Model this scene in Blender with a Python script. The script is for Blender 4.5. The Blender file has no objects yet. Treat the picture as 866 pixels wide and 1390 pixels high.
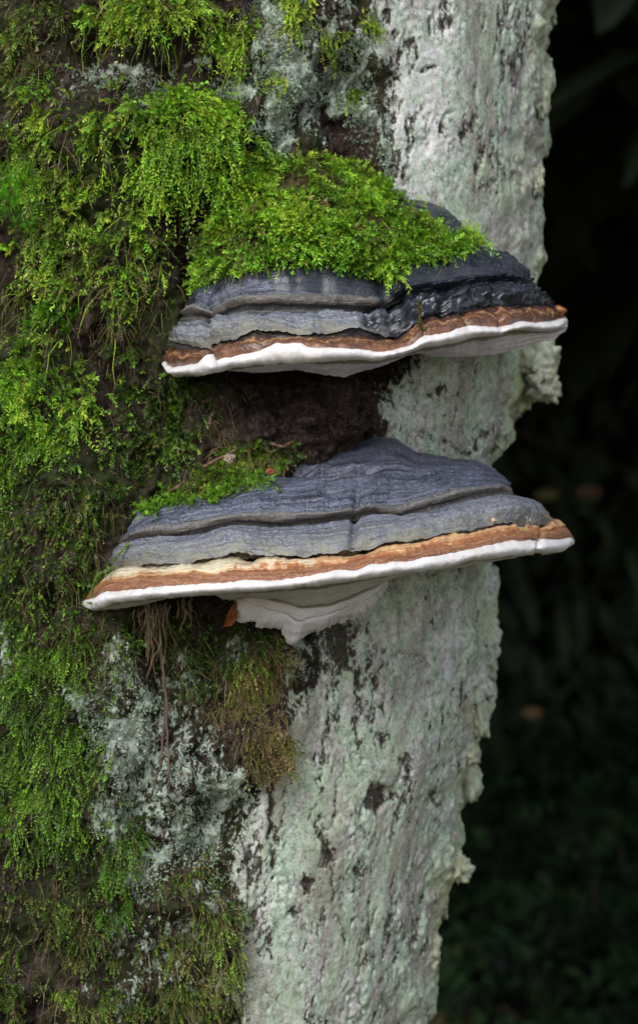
import bpy, math
import numpy as np
from mathutils import Vector

rng = np.random.default_rng(7)
SC = bpy.context.scene
COL = SC.collection

# ------------------------------------------------------------------ camera, sky, sun, exposure
S, D = 0.0005, 1.5                 # metres per photo pixel on the trunk front (Y = 0), camera distance
cam_d = bpy.data.cameras.new('camera')
cam = bpy.data.objects.new('camera', cam_d); COL.objects.link(cam)
cam.location = (0, -D, 0); cam.rotation_euler = (math.pi / 2, 0, 0)
cam_d.sensor_fit = 'VERTICAL'; cam_d.sensor_height = 36.0
cam_d.lens = 36.0 * D / (1390 * S)
cam_d.clip_start = 0.05; cam_d.clip_end = 400
cam_d.dof.use_dof = True; cam_d.dof.focus_distance = D - 0.085; cam_d.dof.aperture_fstop = 8.0
SC.camera = cam

SUN_EL, SUN_AZ = 34.0, 200.0       # azimuth: compass angle the light comes from, 180 = behind the camera
world = bpy.data.worlds.new('World'); SC.world = world; world.use_nodes = True
wn = world.node_tree; wn.nodes.clear()
sky = wn.nodes.new('ShaderNodeTexSky'); sky.sky_type = 'NISHITA'; sky.sun_disc = False
sky.sun_elevation = math.radians(SUN_EL); sky.sun_rotation = math.radians(SUN_AZ)
sky.dust_density = 1.0; sky.air_density = 1.0
hs = wn.nodes.new('ShaderNodeHueSaturation'); hs.inputs['Saturation'].default_value = 0.5
bg = wn.nodes.new('ShaderNodeBackground'); bg.inputs['Strength'].default_value = 0.15
wo = wn.nodes.new('ShaderNodeOutputWorld')
wn.links.new(sky.outputs[0], hs.inputs['Color']); wn.links.new(hs.outputs[0], bg.inputs['Color'])
wn.links.new(bg.outputs[0], wo.inputs['Surface'])
sun_d = bpy.data.lights.new('sun', 'SUN'); sun_d.energy = 1.5; sun_d.angle = math.radians(24); sun_d.color = (1.0, 0.99, 0.975)
sun = bpy.data.objects.new('sun', sun_d); COL.objects.link(sun)
el, az = math.radians(SUN_EL), math.radians(SUN_AZ)
to_sun = Vector((math.sin(az) * math.cos(el), math.cos(az) * math.cos(el), math.sin(el)))
sun.rotation_euler = to_sun.to_track_quat('Z', 'Y').to_euler()
SC.view_settings.view_transform = 'Standard'; SC.view_settings.look = 'None'
SC.view_settings.gamma = 1.0; SC.view_settings.use_curve_mapping = False
SC.view_settings.exposure = 0.68
SC.cycles.use_denoising = True
SC.cycles.max_bounces = 6; SC.cycles.diffuse_bounces = 4
SC.cycles.sample_clamp_indirect = 6.0

GROUND_Z = -1.15

# ------------------------------------------------------------------ numeric helpers
_perm = np.random.default_rng(1234).permutation(4096).astype(np.int64)
_g = np.random.default_rng(99).normal(size=(4096, 3)); _g /= np.linalg.norm(_g, axis=1)[:, None]
def _hash(ix, iy, iz, seed):
    return _perm[(_perm[(_perm[(ix + seed * 131) & 4095] + iy) & 4095] + iz) & 4095]
def pn(P, scale, seed=0):
    """gradient noise, about -0.7..0.7; P (...,3)"""
    Q = np.asarray(P, float) * scale
    I = np.floor(Q).astype(np.int64); F = Q - I
    W = F * F * F * (F * (F * 6 - 15) + 10)
    out = np.zeros(Q.shape[:-1])
    for dx in (0, 1):
        wx = W[..., 0] if dx else 1 - W[..., 0]
        for dy in (0, 1):
            wy = W[..., 1] if dy else 1 - W[..., 1]
            for dz in (0, 1):
                wz = W[..., 2] if dz else 1 - W[..., 2]
                g = _g[_hash(I[..., 0] + dx, I[..., 1] + dy, I[..., 2] + dz, seed)]
                out += wx * wy * wz * (g[..., 0] * (F[..., 0] - dx) + g[..., 1] * (F[..., 1] - dy) + g[..., 2] * (F[..., 2] - dz))
    return out * 1.4
def fbm(P, scale, seed=0, octv=4, gain=0.5):
    a, o = 1.0, 0.0
    for k in range(octv):
        o = o + a * pn(P, scale * 2 ** k, seed + k); a *= gain
    return o
def sstep(a, b, x):
    t = np.clip((np.asarray(x, float) - a) / (b - a), 0, 1); return t * t * (3 - 2 * t)
def proj(P):
    """world -> photo pixel"""
    k = D / (D + P[..., 1]) / S
    return 433 + P[..., 0] * k, 695 - P[..., 2] * k
def at(px, py, Y):
    """photo pixel + depth -> world point"""
    px, py, Y = np.broadcast_arrays(np.asarray(px, float), np.asarray(py, float), np.asarray(Y, float))
    k = S * (D + Y) / D
    return np.stack([(px - 433) * k, Y, (695 - py) * k], -1)
def unit(v):
    return v / np.maximum(np.linalg.norm(v, axis=-1, keepdims=True), 1e-12)
def smooth_curve(pts, x, r=2.0):
    p = np.array(pts, float)
    xs = np.linspace(p[0, 0], p[-1, 0], 600); ys = np.interp(xs, p[:, 0], p[:, 1])
    k = max(1, int(r / max((xs[1] - xs[0]), 1e-6)))
    ker = np.ones(2 * k + 1) / (2 * k + 1)
    yp = np.concatenate([np.full(k, ys[0]), ys, np.full(k, ys[-1])])
    return np.interp(x, xs, np.convolve(yp, ker, 'valid'))

# ------------------------------------------------------------------ mesh helpers
def mesh_np(name, V, F, mat=None, smooth=True, attrs=None, colour=None, uv=None):
    V = np.asarray(V, np.float32).reshape(-1, 3); F = np.asarray(F, np.int32)
    k = F.shape[1]
    me = bpy.data.meshes.new(name)
    me.vertices.add(len(V)); me.vertices.foreach_set('co', V.ravel())
    me.loops.add(F.size); me.loops.foreach_set('vertex_index', F.ravel())
    me.polygons.add(len(F)); me.polygons.foreach_set('loop_start', np.arange(0, F.size, k, dtype=np.int32))
    me.polygons.foreach_set('use_smooth', np.full(len(F), smooth))
    for n, a in (attrs or {}).items():
        at_ = me.attributes.new(n, 'FLOAT', 'POINT'); at_.data.foreach_set('value', np.asarray(a, np.float32).ravel())
    if colour is not None:
        c = me.attributes.new('tint', 'FLOAT_COLOR', 'POINT')
        cc = np.ones((len(V), 4), np.float32); cc[:, :3] = colour; c.data.foreach_set('color', cc.ravel())
    if uv is not None:
        l = me.uv_layers.new(name='UVMap'); l.data.foreach_set('uv', np.asarray(uv, np.float32)[F.ravel()].ravel())
    me.update(calc_edges=True); me.validate()
    if mat: me.materials.append(mat)
    return me
def obj(name, me, parent=None):
    o = bpy.data.objects.new(name, me); COL.objects.link(o)
    if parent: o.parent = parent
    return o
def tag(o, label=None, cat=None, group=None, kind=None):
    for k, v in (('label', label), ('category', cat), ('group', group), ('kind', kind)):
        if v: o[k] = v
    return o
def empty(name, loc=(0, 0, 0)):
    o = bpy.data.objects.new(name, None); COL.objects.link(o); o.location = loc; o.empty_display_size = 0.02
    return o
def grid_faces(nr, nc, off=0, close=False):
    i, j = np.meshgrid(np.arange(nr - 1), np.arange(nc if close else nc - 1), indexing='ij')
    jn = (j + 1) % nc
    return np.stack([i * nc + j, i * nc + jn, (i + 1) * nc + jn, (i + 1) * nc + j], -1).reshape(-1, 4) + off
def tubes(paths, radii, sides=5):
    """paths: list of (k,3); radii: list of (k,) -> V,F of all joined"""
    Vs, Fs, off = [], [], 0
    for p, r in zip(paths, radii):
        p = np.asarray(p, float); n = len(p)
        t = unit(np.gradient(p, axis=0)); ref = np.where(np.abs(t[:, 1:2]) < 0.9, np.array([[0, 1., 0]]), np.array([[1., 0, 0]]))
        a = unit(np.cross(t, ref)); b = np.cross(t, a)
        ang = np.linspace(0, 2 * math.pi, sides, endpoint=False)
        ring = p[:, None] + np.asarray(r, float)[:, None, None] * (np.cos(ang)[None, :, None] * a[:, None] + np.sin(ang)[None, :, None] * b[:, None])
        Vs.append(ring.reshape(-1, 3)); Fs.append(grid_faces(n, sides, off, True)); off += n * sides
        # close the two ends with a point each
        Vs.append(np.stack([p[0], p[-1]])); e0, e1 = off, off + 1; off += 2
        j = np.arange(sides); base = off - 2 - n * sides
        Fs.append(np.stack([np.full(sides, e0), base + (j + 1) % sides, base + j, base + j], -1)[:, :4])
        lb = base + (n - 1) * sides
        Fs.append(np.stack([np.full(sides, e1), lb + j, lb + (j + 1) % sides, lb + (j + 1) % sides], -1))
    V = np.concatenate(Vs); F = np.concatenate(Fs)
    return V, F
def tube_mesh(name, paths, radii, mat, sides=5, colour=None):
    V, F = tubes(paths, radii, sides)
    bpy_faces = [tuple(dict.fromkeys(f)) for f in F.tolist()]
    me = bpy.data.meshes.new(name); me.from_pydata(V.tolist(), [], bpy_faces)
    for p in me.polygons: p.use_smooth = True
    me.materials.append(mat); return me

# ------------------------------------------------------------------ material helpers
class NT:
    def __init__(s, name):
        s.m = bpy.data.materials.new(name); s.m.use_nodes = True; s.t = s.m.node_tree; s.t.nodes.clear()
        s.out = s.n('ShaderNodeOutputMaterial'); s.p = s.n('ShaderNodeBsdfPrincipled'); s.l(s.p.outputs[0], s.out.inputs['Surface'])
        s.p.inputs['Specular IOR Level'].default_value = 0.3
    def n(s, t): return s.t.nodes.new(t)
    def l(s, a, b): s.t.links.new(a, b)
    def put(s, sock, v):
        if hasattr(v, 'node'): s.l(v, sock)
        elif isinstance(v, tuple) and len(v) == 3 and sock.type == 'RGBA': sock.default_value = (*v, 1)
        else: sock.default_value = v
    def attr(s, name):
        a = s.n('ShaderNodeAttribute'); a.attribute_name = name; return a.outputs['Fac']
    def attrc(s, name):
        a = s.n('ShaderNodeAttribute'); a.attribute_name = name; return a.outputs['Color']
    def coord(s, which='Object', scale=(1, 1, 1)):
        c = s.n('ShaderNodeTexCoord'); m = s.n('ShaderNodeMapping'); m.inputs['Scale'].default_value = scale
        s.l(c.outputs[which], m.inputs['Vector']); return m.outputs[0]
    def noise(s, scale, detail=4, rough=0.55, vec=None, dist=0.0):
        n = s.n('ShaderNodeTexNoise'); n.inputs['Scale'].default_value = scale; n.inputs['Detail'].default_value = detail
        n.inputs['Roughness'].default_value = rough; n.inputs['Distortion'].default_value = dist
        s.l(vec if vec is not None else s.coord(), n.inputs['Vector']); return n.outputs['Fac']
    def voro(s, scale, vec=None, feature='F1'):
        n = s.n('ShaderNodeTexVoronoi'); n.feature = feature; n.inputs['Scale'].default_value = scale
        s.l(vec if vec is not None else s.coord(), n.inputs['Vector']); return n.outputs['Distance']
    def ramp(s, fac, stops, interp='LINEAR'):
        r = s.n('ShaderNodeValToRGB'); r.color_ramp.interpolation = interp
        e = r.color_ramp.elements
        while len(e) < len(stops): e.new(0.5)
        for q, (p, c) in zip(e, stops):
            q.position = p; q.color = (*c, 1) if isinstance(c, tuple) else (c, c, c, 1)
        s.l(fac, r.inputs[0]); return r.outputs[0]
    def mix(s, f, a, b, mode='MIX'):
        m = s.n('ShaderNodeMix'); m.data_type = 'RGBA'; m.blend_type = mode
        s.put(m.inputs[0], f); s.put(m.inputs[6], a); s.put(m.inputs[7], b); return m.outputs[2]
    def math(s, op, a, b=0.0, c=None, clamp=False):
        m = s.n('ShaderNodeMath'); m.operation = op; m.use_clamp = clamp
        s.put(m.inputs[0], a); s.put(m.inputs[1], b)
        if c is not None: s.put(m.inputs[2], c)
        return m.outputs[0]
    def bump(s, h, strength=0.5, dist=0.001, prev=None):
        b = s.n('ShaderNodeBump'); b.inputs['Strength'].default_value = strength; b.inputs['Distance'].default_value = dist
        s.l(h, b.inputs['Height'])
        if prev is not None: s.l(prev, b.inputs['Normal'])
        return b.outputs[0]
    def done(s, colour=None, rough=0.8, normal=None, spec=0.3):
        if colour is not None: s.put(s.p.inputs['Base Color'], colour)
        s.put(s.p.inputs['Roughness'], rough); s.put(s.p.inputs['Specular IOR Level'], spec)
        if normal is not None: s.l(normal, s.p.inputs['Normal'])
        return s.m

def m_plain(name, c1, c2, scale, rough=0.8, bump=0.3, spec=0.3, stretch=(1, 1, 1)):
    t = NT(name); v = t.coord('Object', stretch); n = t.noise(scale, 5, 0.6, v)
    return t.done(t.ramp(n, [(0.32, c1), (0.68, c2)]), rough, t.bump(n, bump, 0.3 / scale), spec)

def m_leaf(name, rough=0.33, trans=0.35, spec=0.5):
    t = NT(name); c = t.attrc('tint')
    t.done(c, rough, None, spec)
    tr = t.n('ShaderNodeBsdfTranslucent'); t.l(c, tr.inputs['Color'])
    mx = t.n('ShaderNodeMixShader'); mx.inputs[0].default_value = trans
    t.l(t.p.outputs[0], mx.inputs[1]); t.l(tr.outputs[0], mx.inputs[2]); t.l(mx.outputs[0], t.out.inputs['Surface'])
    return t.m

def m_trunk():
    t = NT('bark_crust'); v = t.coord('Object'); vs = t.coord('Object', (1, 1, 0.45))
    lich, dark, white, film, olive = (t.attr(a) for a in ('lichen', 'dark', 'white', 'film', 'olive'))
    # --- pale crust of the right-hand side: mint and pinkish-grey patches with specks
    n1 = t.noise(45, 8, 0.72, vs, 0.8); n2 = t.noise(150, 7, 0.72, v, 0.5); n3 = t.noise(480, 5, 0.85, v); n4 = t.noise(110, 7, 0.78, v, 0.6)
    mint = t.ramp(n2, [(0.36, (0.150, 0.185, 0.142)), (0.44, (0.310, 0.405, 0.300)), (0.51, (0.395, 0.495, 0.380)), (0.62, (0.55, 0.63, 0.52))])
    pink = t.ramp(n2, [(0.36, (0.150, 0.125, 0.115)), (0.44, (0.340, 0.315, 0.300)), (0.51, (0.445, 0.425, 0.405)), (0.62, (0.64, 0.62, 0.61))])
    crust = t.mix(t.ramp(n1, [(0.50, 0.0), (0.56, 0.9)]), mint, pink)
    crust = t.mix(t.ramp(n3, [(0.39, 0.85), (0.47, 0.0)]), crust, (0.13, 0.105, 0.095))
    crust = t.mix(t.ramp(n3, [(0.53, 0.0), (0.64, 0.40)]), crust, (0.62, 0.62, 0.59))
    crust = t.mix(t.math('MULTIPLY', t.ramp(n4, [(0.56, 0.0), (0.62, 1.0)]), 0.6), crust, (0.27, 0.235, 0.205))
    crust = t.mix(t.math('MULTIPLY', t.ramp(t.noise(26, 4, 0.6, vs), [(0.48, 0.0), (0.6, 1.0)]), 0.35), crust, (0.32, 0.37, 0.24))
    crust = t.mix(t.ramp(t.noise(30, 7, 0.72, t.coord('Object', (1, 1, 0.28)), 0.5), [(0.50, 0.0), (0.57, 0.62)]), crust, t.ramp(n3, [(0.4, (0.13, 0.105, 0.09)), (0.58, (0.33, 0.285, 0.25))]))
    crust = t.mix(t.math('MULTIPLY', olive, t.ramp(n2, [(0.40, 0.25), (0.55, 1.0)])), crust, (0.33, 0.36, 0.15))
    wh = t.ramp(n3, [(0.38, (0.42, 0.40, 0.39)), (0.56, (0.68, 0.665, 0.655))])
    crust = t.mix(t.math('MULTIPLY', white, t.ramp(n4, [(0.44, 0.0), (0.52, 1.0)])), crust, wh)
    crust = t.mix(t.math('MULTIPLY', t.attr('patch'), 0.75), crust, t.ramp(n3, [(0.38, (0.13, 0.16, 0.13)), (0.50, (0.26, 0.315, 0.26)), (0.62, (0.43, 0.48, 0.41))]))
    # --- old brown bark and rot
    b1 = t.noise(90, 7, 0.75, vs, 0.8); b2 = t.noise(420, 4, 0.75, v)
    brown = t.ramp(b1, [(0.36, (0.005, 0.004, 0.0035)), (0.48, (0.016, 0.011, 0.009)), (0.58, (0.040, 0.028, 0.022)), (0.70, (0.13, 0.10, 0.082))])
    brown = t.mix(t.ramp(b2, [(0.52, 0.0), (0.64, 0.6)]), brown, (0.060, 0.042, 0.033))
    brown = t.mix(t.math('MULTIPLY', film, t.ramp(t.noise(150, 6, 0.75, v), [(0.42, 0.0), (0.56, 0.9)])), brown, (0.022, 0.036, 0.009))
    # --- crust breaks up into flecks where it thins out
    edge = t.math('ADD', lich, t.math('MULTIPLY', t.math('SUBTRACT', t.noise(170, 7, 0.8, vs, 0.5), 0.5), 3.2))
    cover = t.ramp(edge, [(0.50, 0.0), (0.60, 1.0)])
    col = t.mix(cover, brown, crust)
    dk = t.math('ADD', dark, t.math('MULTIPLY', t.math('SUBTRACT', t.noise(260, 6, 0.8, vs, 0.4), 0.5), 3.0))
    col = t.mix(t.ramp(dk, [(0.50, 0.0), (0.62, 0.95)]), col, t.ramp(b2, [(0.40, (0.016, 0.010, 0.009)), (0.50, (0.034, 0.022, 0.019)), (0.62, (0.085, 0.060, 0.052))]))
    h = t.math('ADD', t.math('MULTIPLY', n2, 0.9), t.math('MULTIPLY', n3, 0.5))
    nb = t.bump(h, 0.45, 0.0013, t.bump(b1, 0.12, 0.003))
    return t.done(col, 0.9, nb, 0.06)

def m_crust(name, c_lo, c_hi, c_line, c_pale=None, rough=0.5, line_amt=0.8, wetc=(0.009, 0.010, 0.014), bump=0.5, low=None):
    """crusty cap of a bracket: fine concentric lines (UV v runs across the growth zones), specks, a wet black zone by attribute"""
    t = NT(name); v = t.coord('Object'); uv = t.coord('UV', (11, 420, 1)); uv2 = t.coord('UV', (22, 1100, 1))
    base = t.ramp(t.noise(1.0, 5, 0.65, t.coord('UV', (30, 120, 1)), 0.4), [(0.4, c_lo), (0.6, c_hi)])
    grain = t.noise(700, 4, 0.8, v)
    base = t.mix(t.ramp(grain, [(0.51, 0.0), (0.60, 0.85)]), base, c_pale or tuple(min(1, x * 1.7) for x in c_hi))
    base = t.mix(t.ramp(grain, [(0.39, 0.9), (0.48, 0.0)]), base, c_line)
    lines = t.noise(1.0, 3, 0.6, uv, 1.2)
    base = t.mix(t.math('MULTIPLY', t.ramp(lines, [(0.41, 1.0), (0.47, 0.0)]), line_amt), base, c_line)
    fine = t.noise(1.0, 2, 0.6, uv2, 0.8)
    base = t.mix(t.math('MULTIPLY', t.ramp(fine, [(0.53, 0.0), (0.60, 1.0)]), 0.4), base, c_pale or c_hi)
    if low:   # pigment of the outer, younger half of the zone
        base = t.mix(t.math('MULTIPLY', t.math('POWER', t.attr('across'), 2.2), t.ramp(t.noise(1.0, 5, 0.7, t.coord('UV', (70, 90, 1))), [(0.42, 0.3), (0.55, 1.0)])), base, low)
    crack = t.ramp(t.voro(1.0, t.coord('UV', (70, 130, 1)), 'DISTANCE_TO_EDGE'), [(0.0, 1.0), (0.035, 0.0)])
    crack = t.math('MULTIPLY', crack, t.ramp(t.noise(40, 3, 0.5, v), [(0.52, 0.0), (0.58, 0.45)]))
    base = t.mix(crack, base, c_line)
    wet = t.attr('wet')
    base = t.mix(wet, base, t.ramp(t.noise(110, 5, 0.7, v), [(0.42, wetc), (0.62, tuple(x * 3.2 for x in wetc))]))
    h = t.math('ADD', t.math('MULTIPLY', lines, 0.8), t.math('MULTIPLY', grain, 0.45))
    h = t.math('SUBTRACT', h, t.math('MULTIPLY', crack, 0.6))
    r = t.math('SUBTRACT', t.math('ADD', rough, t.math('MULTIPLY', t.math('SUBTRACT', grain, 0.5), 0.3)), t.math('MULTIPLY', wet, rough - 0.13))
    nb = t.bump(t.math('MULTIPLY', h, t.math('SUBTRACT', 1.0, t.math('MULTIPLY', wet, 0.75))), 0.8, 0.0018)
    return t.done(base, r, nb, 0.5)

def m_brown(name, stops, rough, spec=0.4, wav=170, stops2=None, dust=0.4):
    """banded brown margin; attribute across runs 0 at the crust to 1 at the white rim"""
    t = NT(name); v = t.coord('Object'); a = t.attr('across')
    w = t.math('MULTIPLY', t.math('SUBTRACT', t.noise(wav, 5, 0.7, v, 0.5), 0.5), 1.1)
    w2 = t.math('MULTIPLY', t.math('SUBTRACT', t.noise(45, 4, 0.6, v), 0.5), 1.5)
    k = t.math('ADD', t.math('ADD', a, w), w2)
    c = t.ramp(k, stops)
    if stops2: c = t.mix(t.ramp(t.math('ADD', t.attr('along'), w), [(0.36, 0.0), (0.44, 1.0)]), c, t.ramp(k, stops2))
    fine = t.noise(1.0, 3, 0.6, t.coord('UV', (40, 1100, 1)), 1.0)
    c = t.mix(t.ramp(fine, [(0.41, 0.7), (0.48, 0.0)]), c, (0.085, 0.032, 0.014))
    g = t.noise(700, 4, 0.7, v)
    c = t.mix(t.ramp(g, [(0.54, 0.0), (0.64, dust)]), c, (0.62, 0.42, 0.25))
    return t.done(c, rough, t.bump(t.math('ADD', fine, t.math('MULTIPLY', g, 0.6)), 0.4, 0.001), spec)

def m_white(name, c1, c2, stain=(0.58, 0.47, 0.34), amt=0.3, ridged=0.0):
    t = NT(name); v = t.coord('Object')
    n = t.noise(60, 6, 0.65, v); g = t.voro(1300, v); f = t.noise(900, 3, 0.7, v)
    c = t.ramp(n, [(0.4, c1), (0.6, c2)])
    c = t.mix(t.math('MULTIPLY', t.ramp(t.noise(40, 7, 0.75, v, 0.6), [(0.54, 0.0), (0.64, 1.0)]), amt), c, stain)
    c = t.mix(t.ramp(f, [(0.36, 0.30), (0.46, 0.0)]), c, tuple(x * 0.72 for x in c1))
    c = t.mix(t.ramp(t.noise(230, 4, 0.8, v), [(0.655, 0.0), (0.69, 0.75)]), c, (0.25, 0.19, 0.14))
    c = t.mix(t.ramp(t.noise(1.0, 4, 0.6, t.coord('Object', (90, 90, 600))), [(0.60, 0.0), (0.68, ridged)]), c, tuple(x * 0.6 for x in c1))
    if ridged: c = t.mix(t.math('MULTIPLY', t.ramp(t.math('ADD', t.attr('stain'), t.math('MULTIPLY', t.math('SUBTRACT', t.noise(120, 4, 0.6, v), 0.5), 0.8)), [(0.35, 0.0), (0.7, 1.0)]), 0.85), c, (0.17, 0.18, 0.10))  # olive-dark tint paints the shade of the crease into the colour, partly algae
    h = t.math('ADD', t.math('ADD', t.math('MULTIPLY', g, 0.35), t.math('MULTIPLY', f, 0.3)), n)
    return t.done(c, 0.62, t.bump(h, 0.45, 0.0013), 0.25)

M_TRUNK = m_trunk()
M_MOSS = m_leaf('moss_leaf')
M_DRY = m_leaf('dry_moss', 0.8, 0.15, 0.1)
M_SHRUB = m_leaf('shrub_leaf', 0.75, 0.2, 0.08)
M_LICHEN = m_leaf('lichen_frond', 0.9, 0.12, 0.1)
M_TWIG = m_plain('twig_bark', (0.045, 0.032, 0.026), (0.15, 0.105, 0.08), 300, 0.8, 0.4, 0.2, (1, 1, 0.3))
M_LITTER = m_plain('moss_litter', (0.018, 0.016, 0.008), (0.10, 0.075, 0.035), 260, 0.95, 0.8, 0.1)

# ------------------------------------------------------------------ the setting: forest floor
def ground():
    n = 161; e = np.linspace(-1, 1, n); e = np.sign(e) * (np.abs(e) ** 2.2) * 150
    X, Y = np.meshgrid(e, e + 4.0)
    P = np.stack([X, Y, np.zeros_like(X)], -1)
    Z = GROUND_Z + 0.10 * fbm(P, 0.35, 3, 4) + 0.03 * fbm(P, 1.7, 8, 3)
    P[..., 2] = Z
    t = NT('forest_floor'); v = t.coord('Object')
    a = t.noise(1.3, 6, 0.65, v); b = t.noise(14, 6, 0.7, v)
    c = t.mix(t.ramp(a, [(0.42, 0.0), (0.6, 0.8)]), t.ramp(b, [(0.3, (0.07, 0.045, 0.028)), (0.7, (0.22, 0.15, 0.09))]), t.ramp(b, [(0.3, (0.02, 0.035, 0.01)), (0.7, (0.05, 0.085, 0.02))]))
    m = t.done(c, 0.95, t.bump(b, 0.8, 0.03), 0.1)
    o = obj('ground', mesh_np('ground', P, grid_faces(n, n), m)); o['kind'] = 'structure'
ground()

# ------------------------------------------------------------------ the old tree trunk
YA, R0 = 0.26, 0.26
EDGE = [(-200, 762), (0, 747), (150, 741), (300, 730), (450, 712), (600, 690), (750, 673), (900, 661), (1000, 647), (1100, 627), (1200, 609), (1300, 591), (1390, 575), (1600, 540)]
SIL = [(-60, 752), (5, 753), (20, 748), (40, 740), (72, 742), (90, 737), (97, 745), (130, 750), (150, 748), (170, 743), (197, 742), (214, 737), (224, 726), (250, 727), (287, 732), (354, 735), (400, 722), (450, 712), (475, 706), (520, 703), (545, 703), (558, 689), (593, 694), (609, 683), (627, 664), (700, 664), (768, 665), (830, 671), (861, 673), (896, 663), (943, 663), (985, 656), (1016, 641), (1050, 630), (1090, 623), (1133, 623), (1156, 617), (1199, 607), (1245, 594), (1269, 588), (1290, 592), (1390, 573)]
def edge_x(z):
    py = 695 - z / S * (D / (D + YA))
    return np.interp(py, [p[0] for p in EDGE], [p[1] for p in EDGE]), py
def trunk_centre(z):
    ex, _ = edge_x(np.clip(z, -0.5, 0.5))
    a = np.arctan((ex - 433) * S / D)
    cx = ((YA + D) * np.sin(a) - R0) / np.cos(a)
    cx = cx + np.where(z > 0.5, (z - 0.5) * 0.10, 0) + np.where(z < -0.5, (z + 0.5) * 0.10, 0)
    return cx
RB = [(0, 492), (60, 500), (100, 525), (200, 505), (300, 520), (500, 545), (600, 520), (800, 470), (870, 425), (950, 400), (1030, 360), (1100, 330), (1200, 305), (1390, 335)]
BUMPS = [  # px, py, rx, ry, mm   (swellings and hollows of the old bark)
    (268, 178, 85, 55, 26), (120, 190, 90, 40, 12), (60, 330, 70, 60, 12), (60, 300, 40, 50, 6), (45, 560, 70, 60, 20), (180, 330, 55, 40, 10),
    (200, 30, 90, 45, 12), (60, 720, 80, 70, 8), (60, 950, 90, 110, 16), (60, 1130, 70, 60, 8), (360, 140, 45, 60, 8), (385, 60, 40, 60, 8),
    (165, 905, 30, 60, 8), (160, 1010, 45, 80, 8), (290, 1040, 45, 40, 7), (370, 980, 45, 60, 12), (320, 895, 25, 40, 8), (255, 1230, 60, 50, 8),
    (395, 515, 120, 22, -14), (440, 570, 70, 34, 12), (395, 558, 60, 25, 5), (250, 560, 60, 60, -12), (205, 640, 50, 60, -12), (105, 85, 35, 30, -16), (256, 335, 24, 80, -24), (310, 95, 28, 45, -14),
    (235, 95, 20, 25, -10), (350, 205, 20, 20, -14), (150, 500, 35, 60, -12), (120, 620, 40, 30, -12), (20, 440, 30, 40, -12), (225, 860, 22, 55, -12), (280, 880, 30, 40, -14),
    (275, 1110, 18, 35, -10), (190, 1235, 30, 40, -12), (250, 1270, 30, 30, -10), (130, 1000, 12, 60, -9), (80, 830, 60, 25, -10), (460, 150, 16, 70, -12), (445, 60, 12, 60, -9), (480, 215, 28, 22, -12), (20, 860, 30, 50, -5)]
DARK = [  # px, py, rx, ry, amount: dark brown streaks and breaks in the pale crust
    (480, 190, 34, 34, 1.2), (447, 80, 9, 70, 1.1), (640, 175, 14, 32, .75), (600, 170, 10, 26, .6), (575, 95, 26, 4, .75), (690, 220, 22, 14, .5), (660, 250, 16, 20, .5), (505, 120, 6, 60, .5),
    (595, 525, 22, 16, .75), (560, 520, 10, 30, .5), (640, 600, 70, 7, .7), (515, 560, 24, 70, .9), (480, 500, 30, 20, 1.0), (420, 570, 120, 60, .75), (650, 590, 30, 14, .5), (570, 600, 14, 34, .4),
    (455, 880, 26, 50, 1.0), (408, 915, 9, 40, .8), (535, 1005, 10, 22, .8), (525, 1080, 18, 20, 1.0), (548, 1100, 8, 26, .6), (440, 1145, 14, 24, .9), (425, 1195, 10, 20, .9), (370, 1100, 7, 90, 1.0), (350, 1160, 9, 60, .8), (332, 1185, 8, 40, .8),
    (495, 1185, 10, 30, .7), (407, 1245, 9, 14, .9), (375, 1265, 14, 26, .8), (355, 1240, 12, 30, .7), (460, 1030, 4, 30, .6), (570, 900, 30, 10, .4), (515, 900, 8, 40, .5), (530, 880, 20, 8, .5), (640, 940, 10, 30, .6), (655, 900, 10, 20, .4), (620, 990, 30, 8, .4), (600, 1040, 10, 30, .4),
    (440, 1010, 8, 40, .5), (500, 1120, 6, 50, .5), (470, 1240, 8, 40, .5), (560, 1180, 8, 30, .4), (545, 1260, 10, 40, .35)]
WHITE = [(575, 150, 38, 130, 1.0), (555, 225, 26, 60, .9), (600, 40, 20, 60, .7), (610, 890, 9, 60, 1.4), (654, 950, 5, 36, 1.3), (480, 80, 26, 40, .7), (350, 1085, 18, 80, .5), (315, 1190, 14, 60, .5), (470, 950, 10, 12, .9), (510, 880, 14, 40, .5), (570, 840, 12, 30, .6), (660, 1240, 20, 40, .5), (680, 340, 40, 30, .5), (365, 1250, 12, 60, .6), (530, 980, 10, 10, .7), (700, 40, 30, 30, .4), (720, 230, 15, 40, .5)]
LICH = [  # pale crusts scattered over the old bark
    (215, 1060, 110, 150, .60), (400, 100, 85, 110, .68), (160, 110, 110, 40, .42),
    (380, 60, 45, 70, .95), (375, 150, 30, 60, .9), (160, 110, 55, 18, .85), (110, 95, 18, 12, .8), (315, 120, 26, 40, .75), (250, 95, 30, 14, .6), (455, 90, 45, 80, .9), (490, 160, 18, 60, .8),
    (160, 900, 22, 50, .8), (170, 1010, 45, 60, .95), (200, 960, 30, 40, .7), (255, 920, 30, 28, .75), (290, 1060, 38, 30, 1.05), (240, 1040, 20, 50, .6), (150, 1110, 26, 40, .85), (250, 1140, 40, 45, .9), (290, 1130, 20, 60, .8), (205, 1190, 30, 40, .8), (320, 890, 16, 32, .7), (130, 960, 16, 30, .7), (190, 1120, 20, 40, .7),
    (270, 1240, 26, 40, .55), (160, 1265, 40, 30, .5), (10, 900, 14, 50, .9), (330, 1150, 25, 60, .8), (235, 1290, 60, 60, .5), (300, 1360, 60, 40, .6), (170, 1350, 60, 40, .5), (390, 890, 20, 30, .6)]
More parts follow.
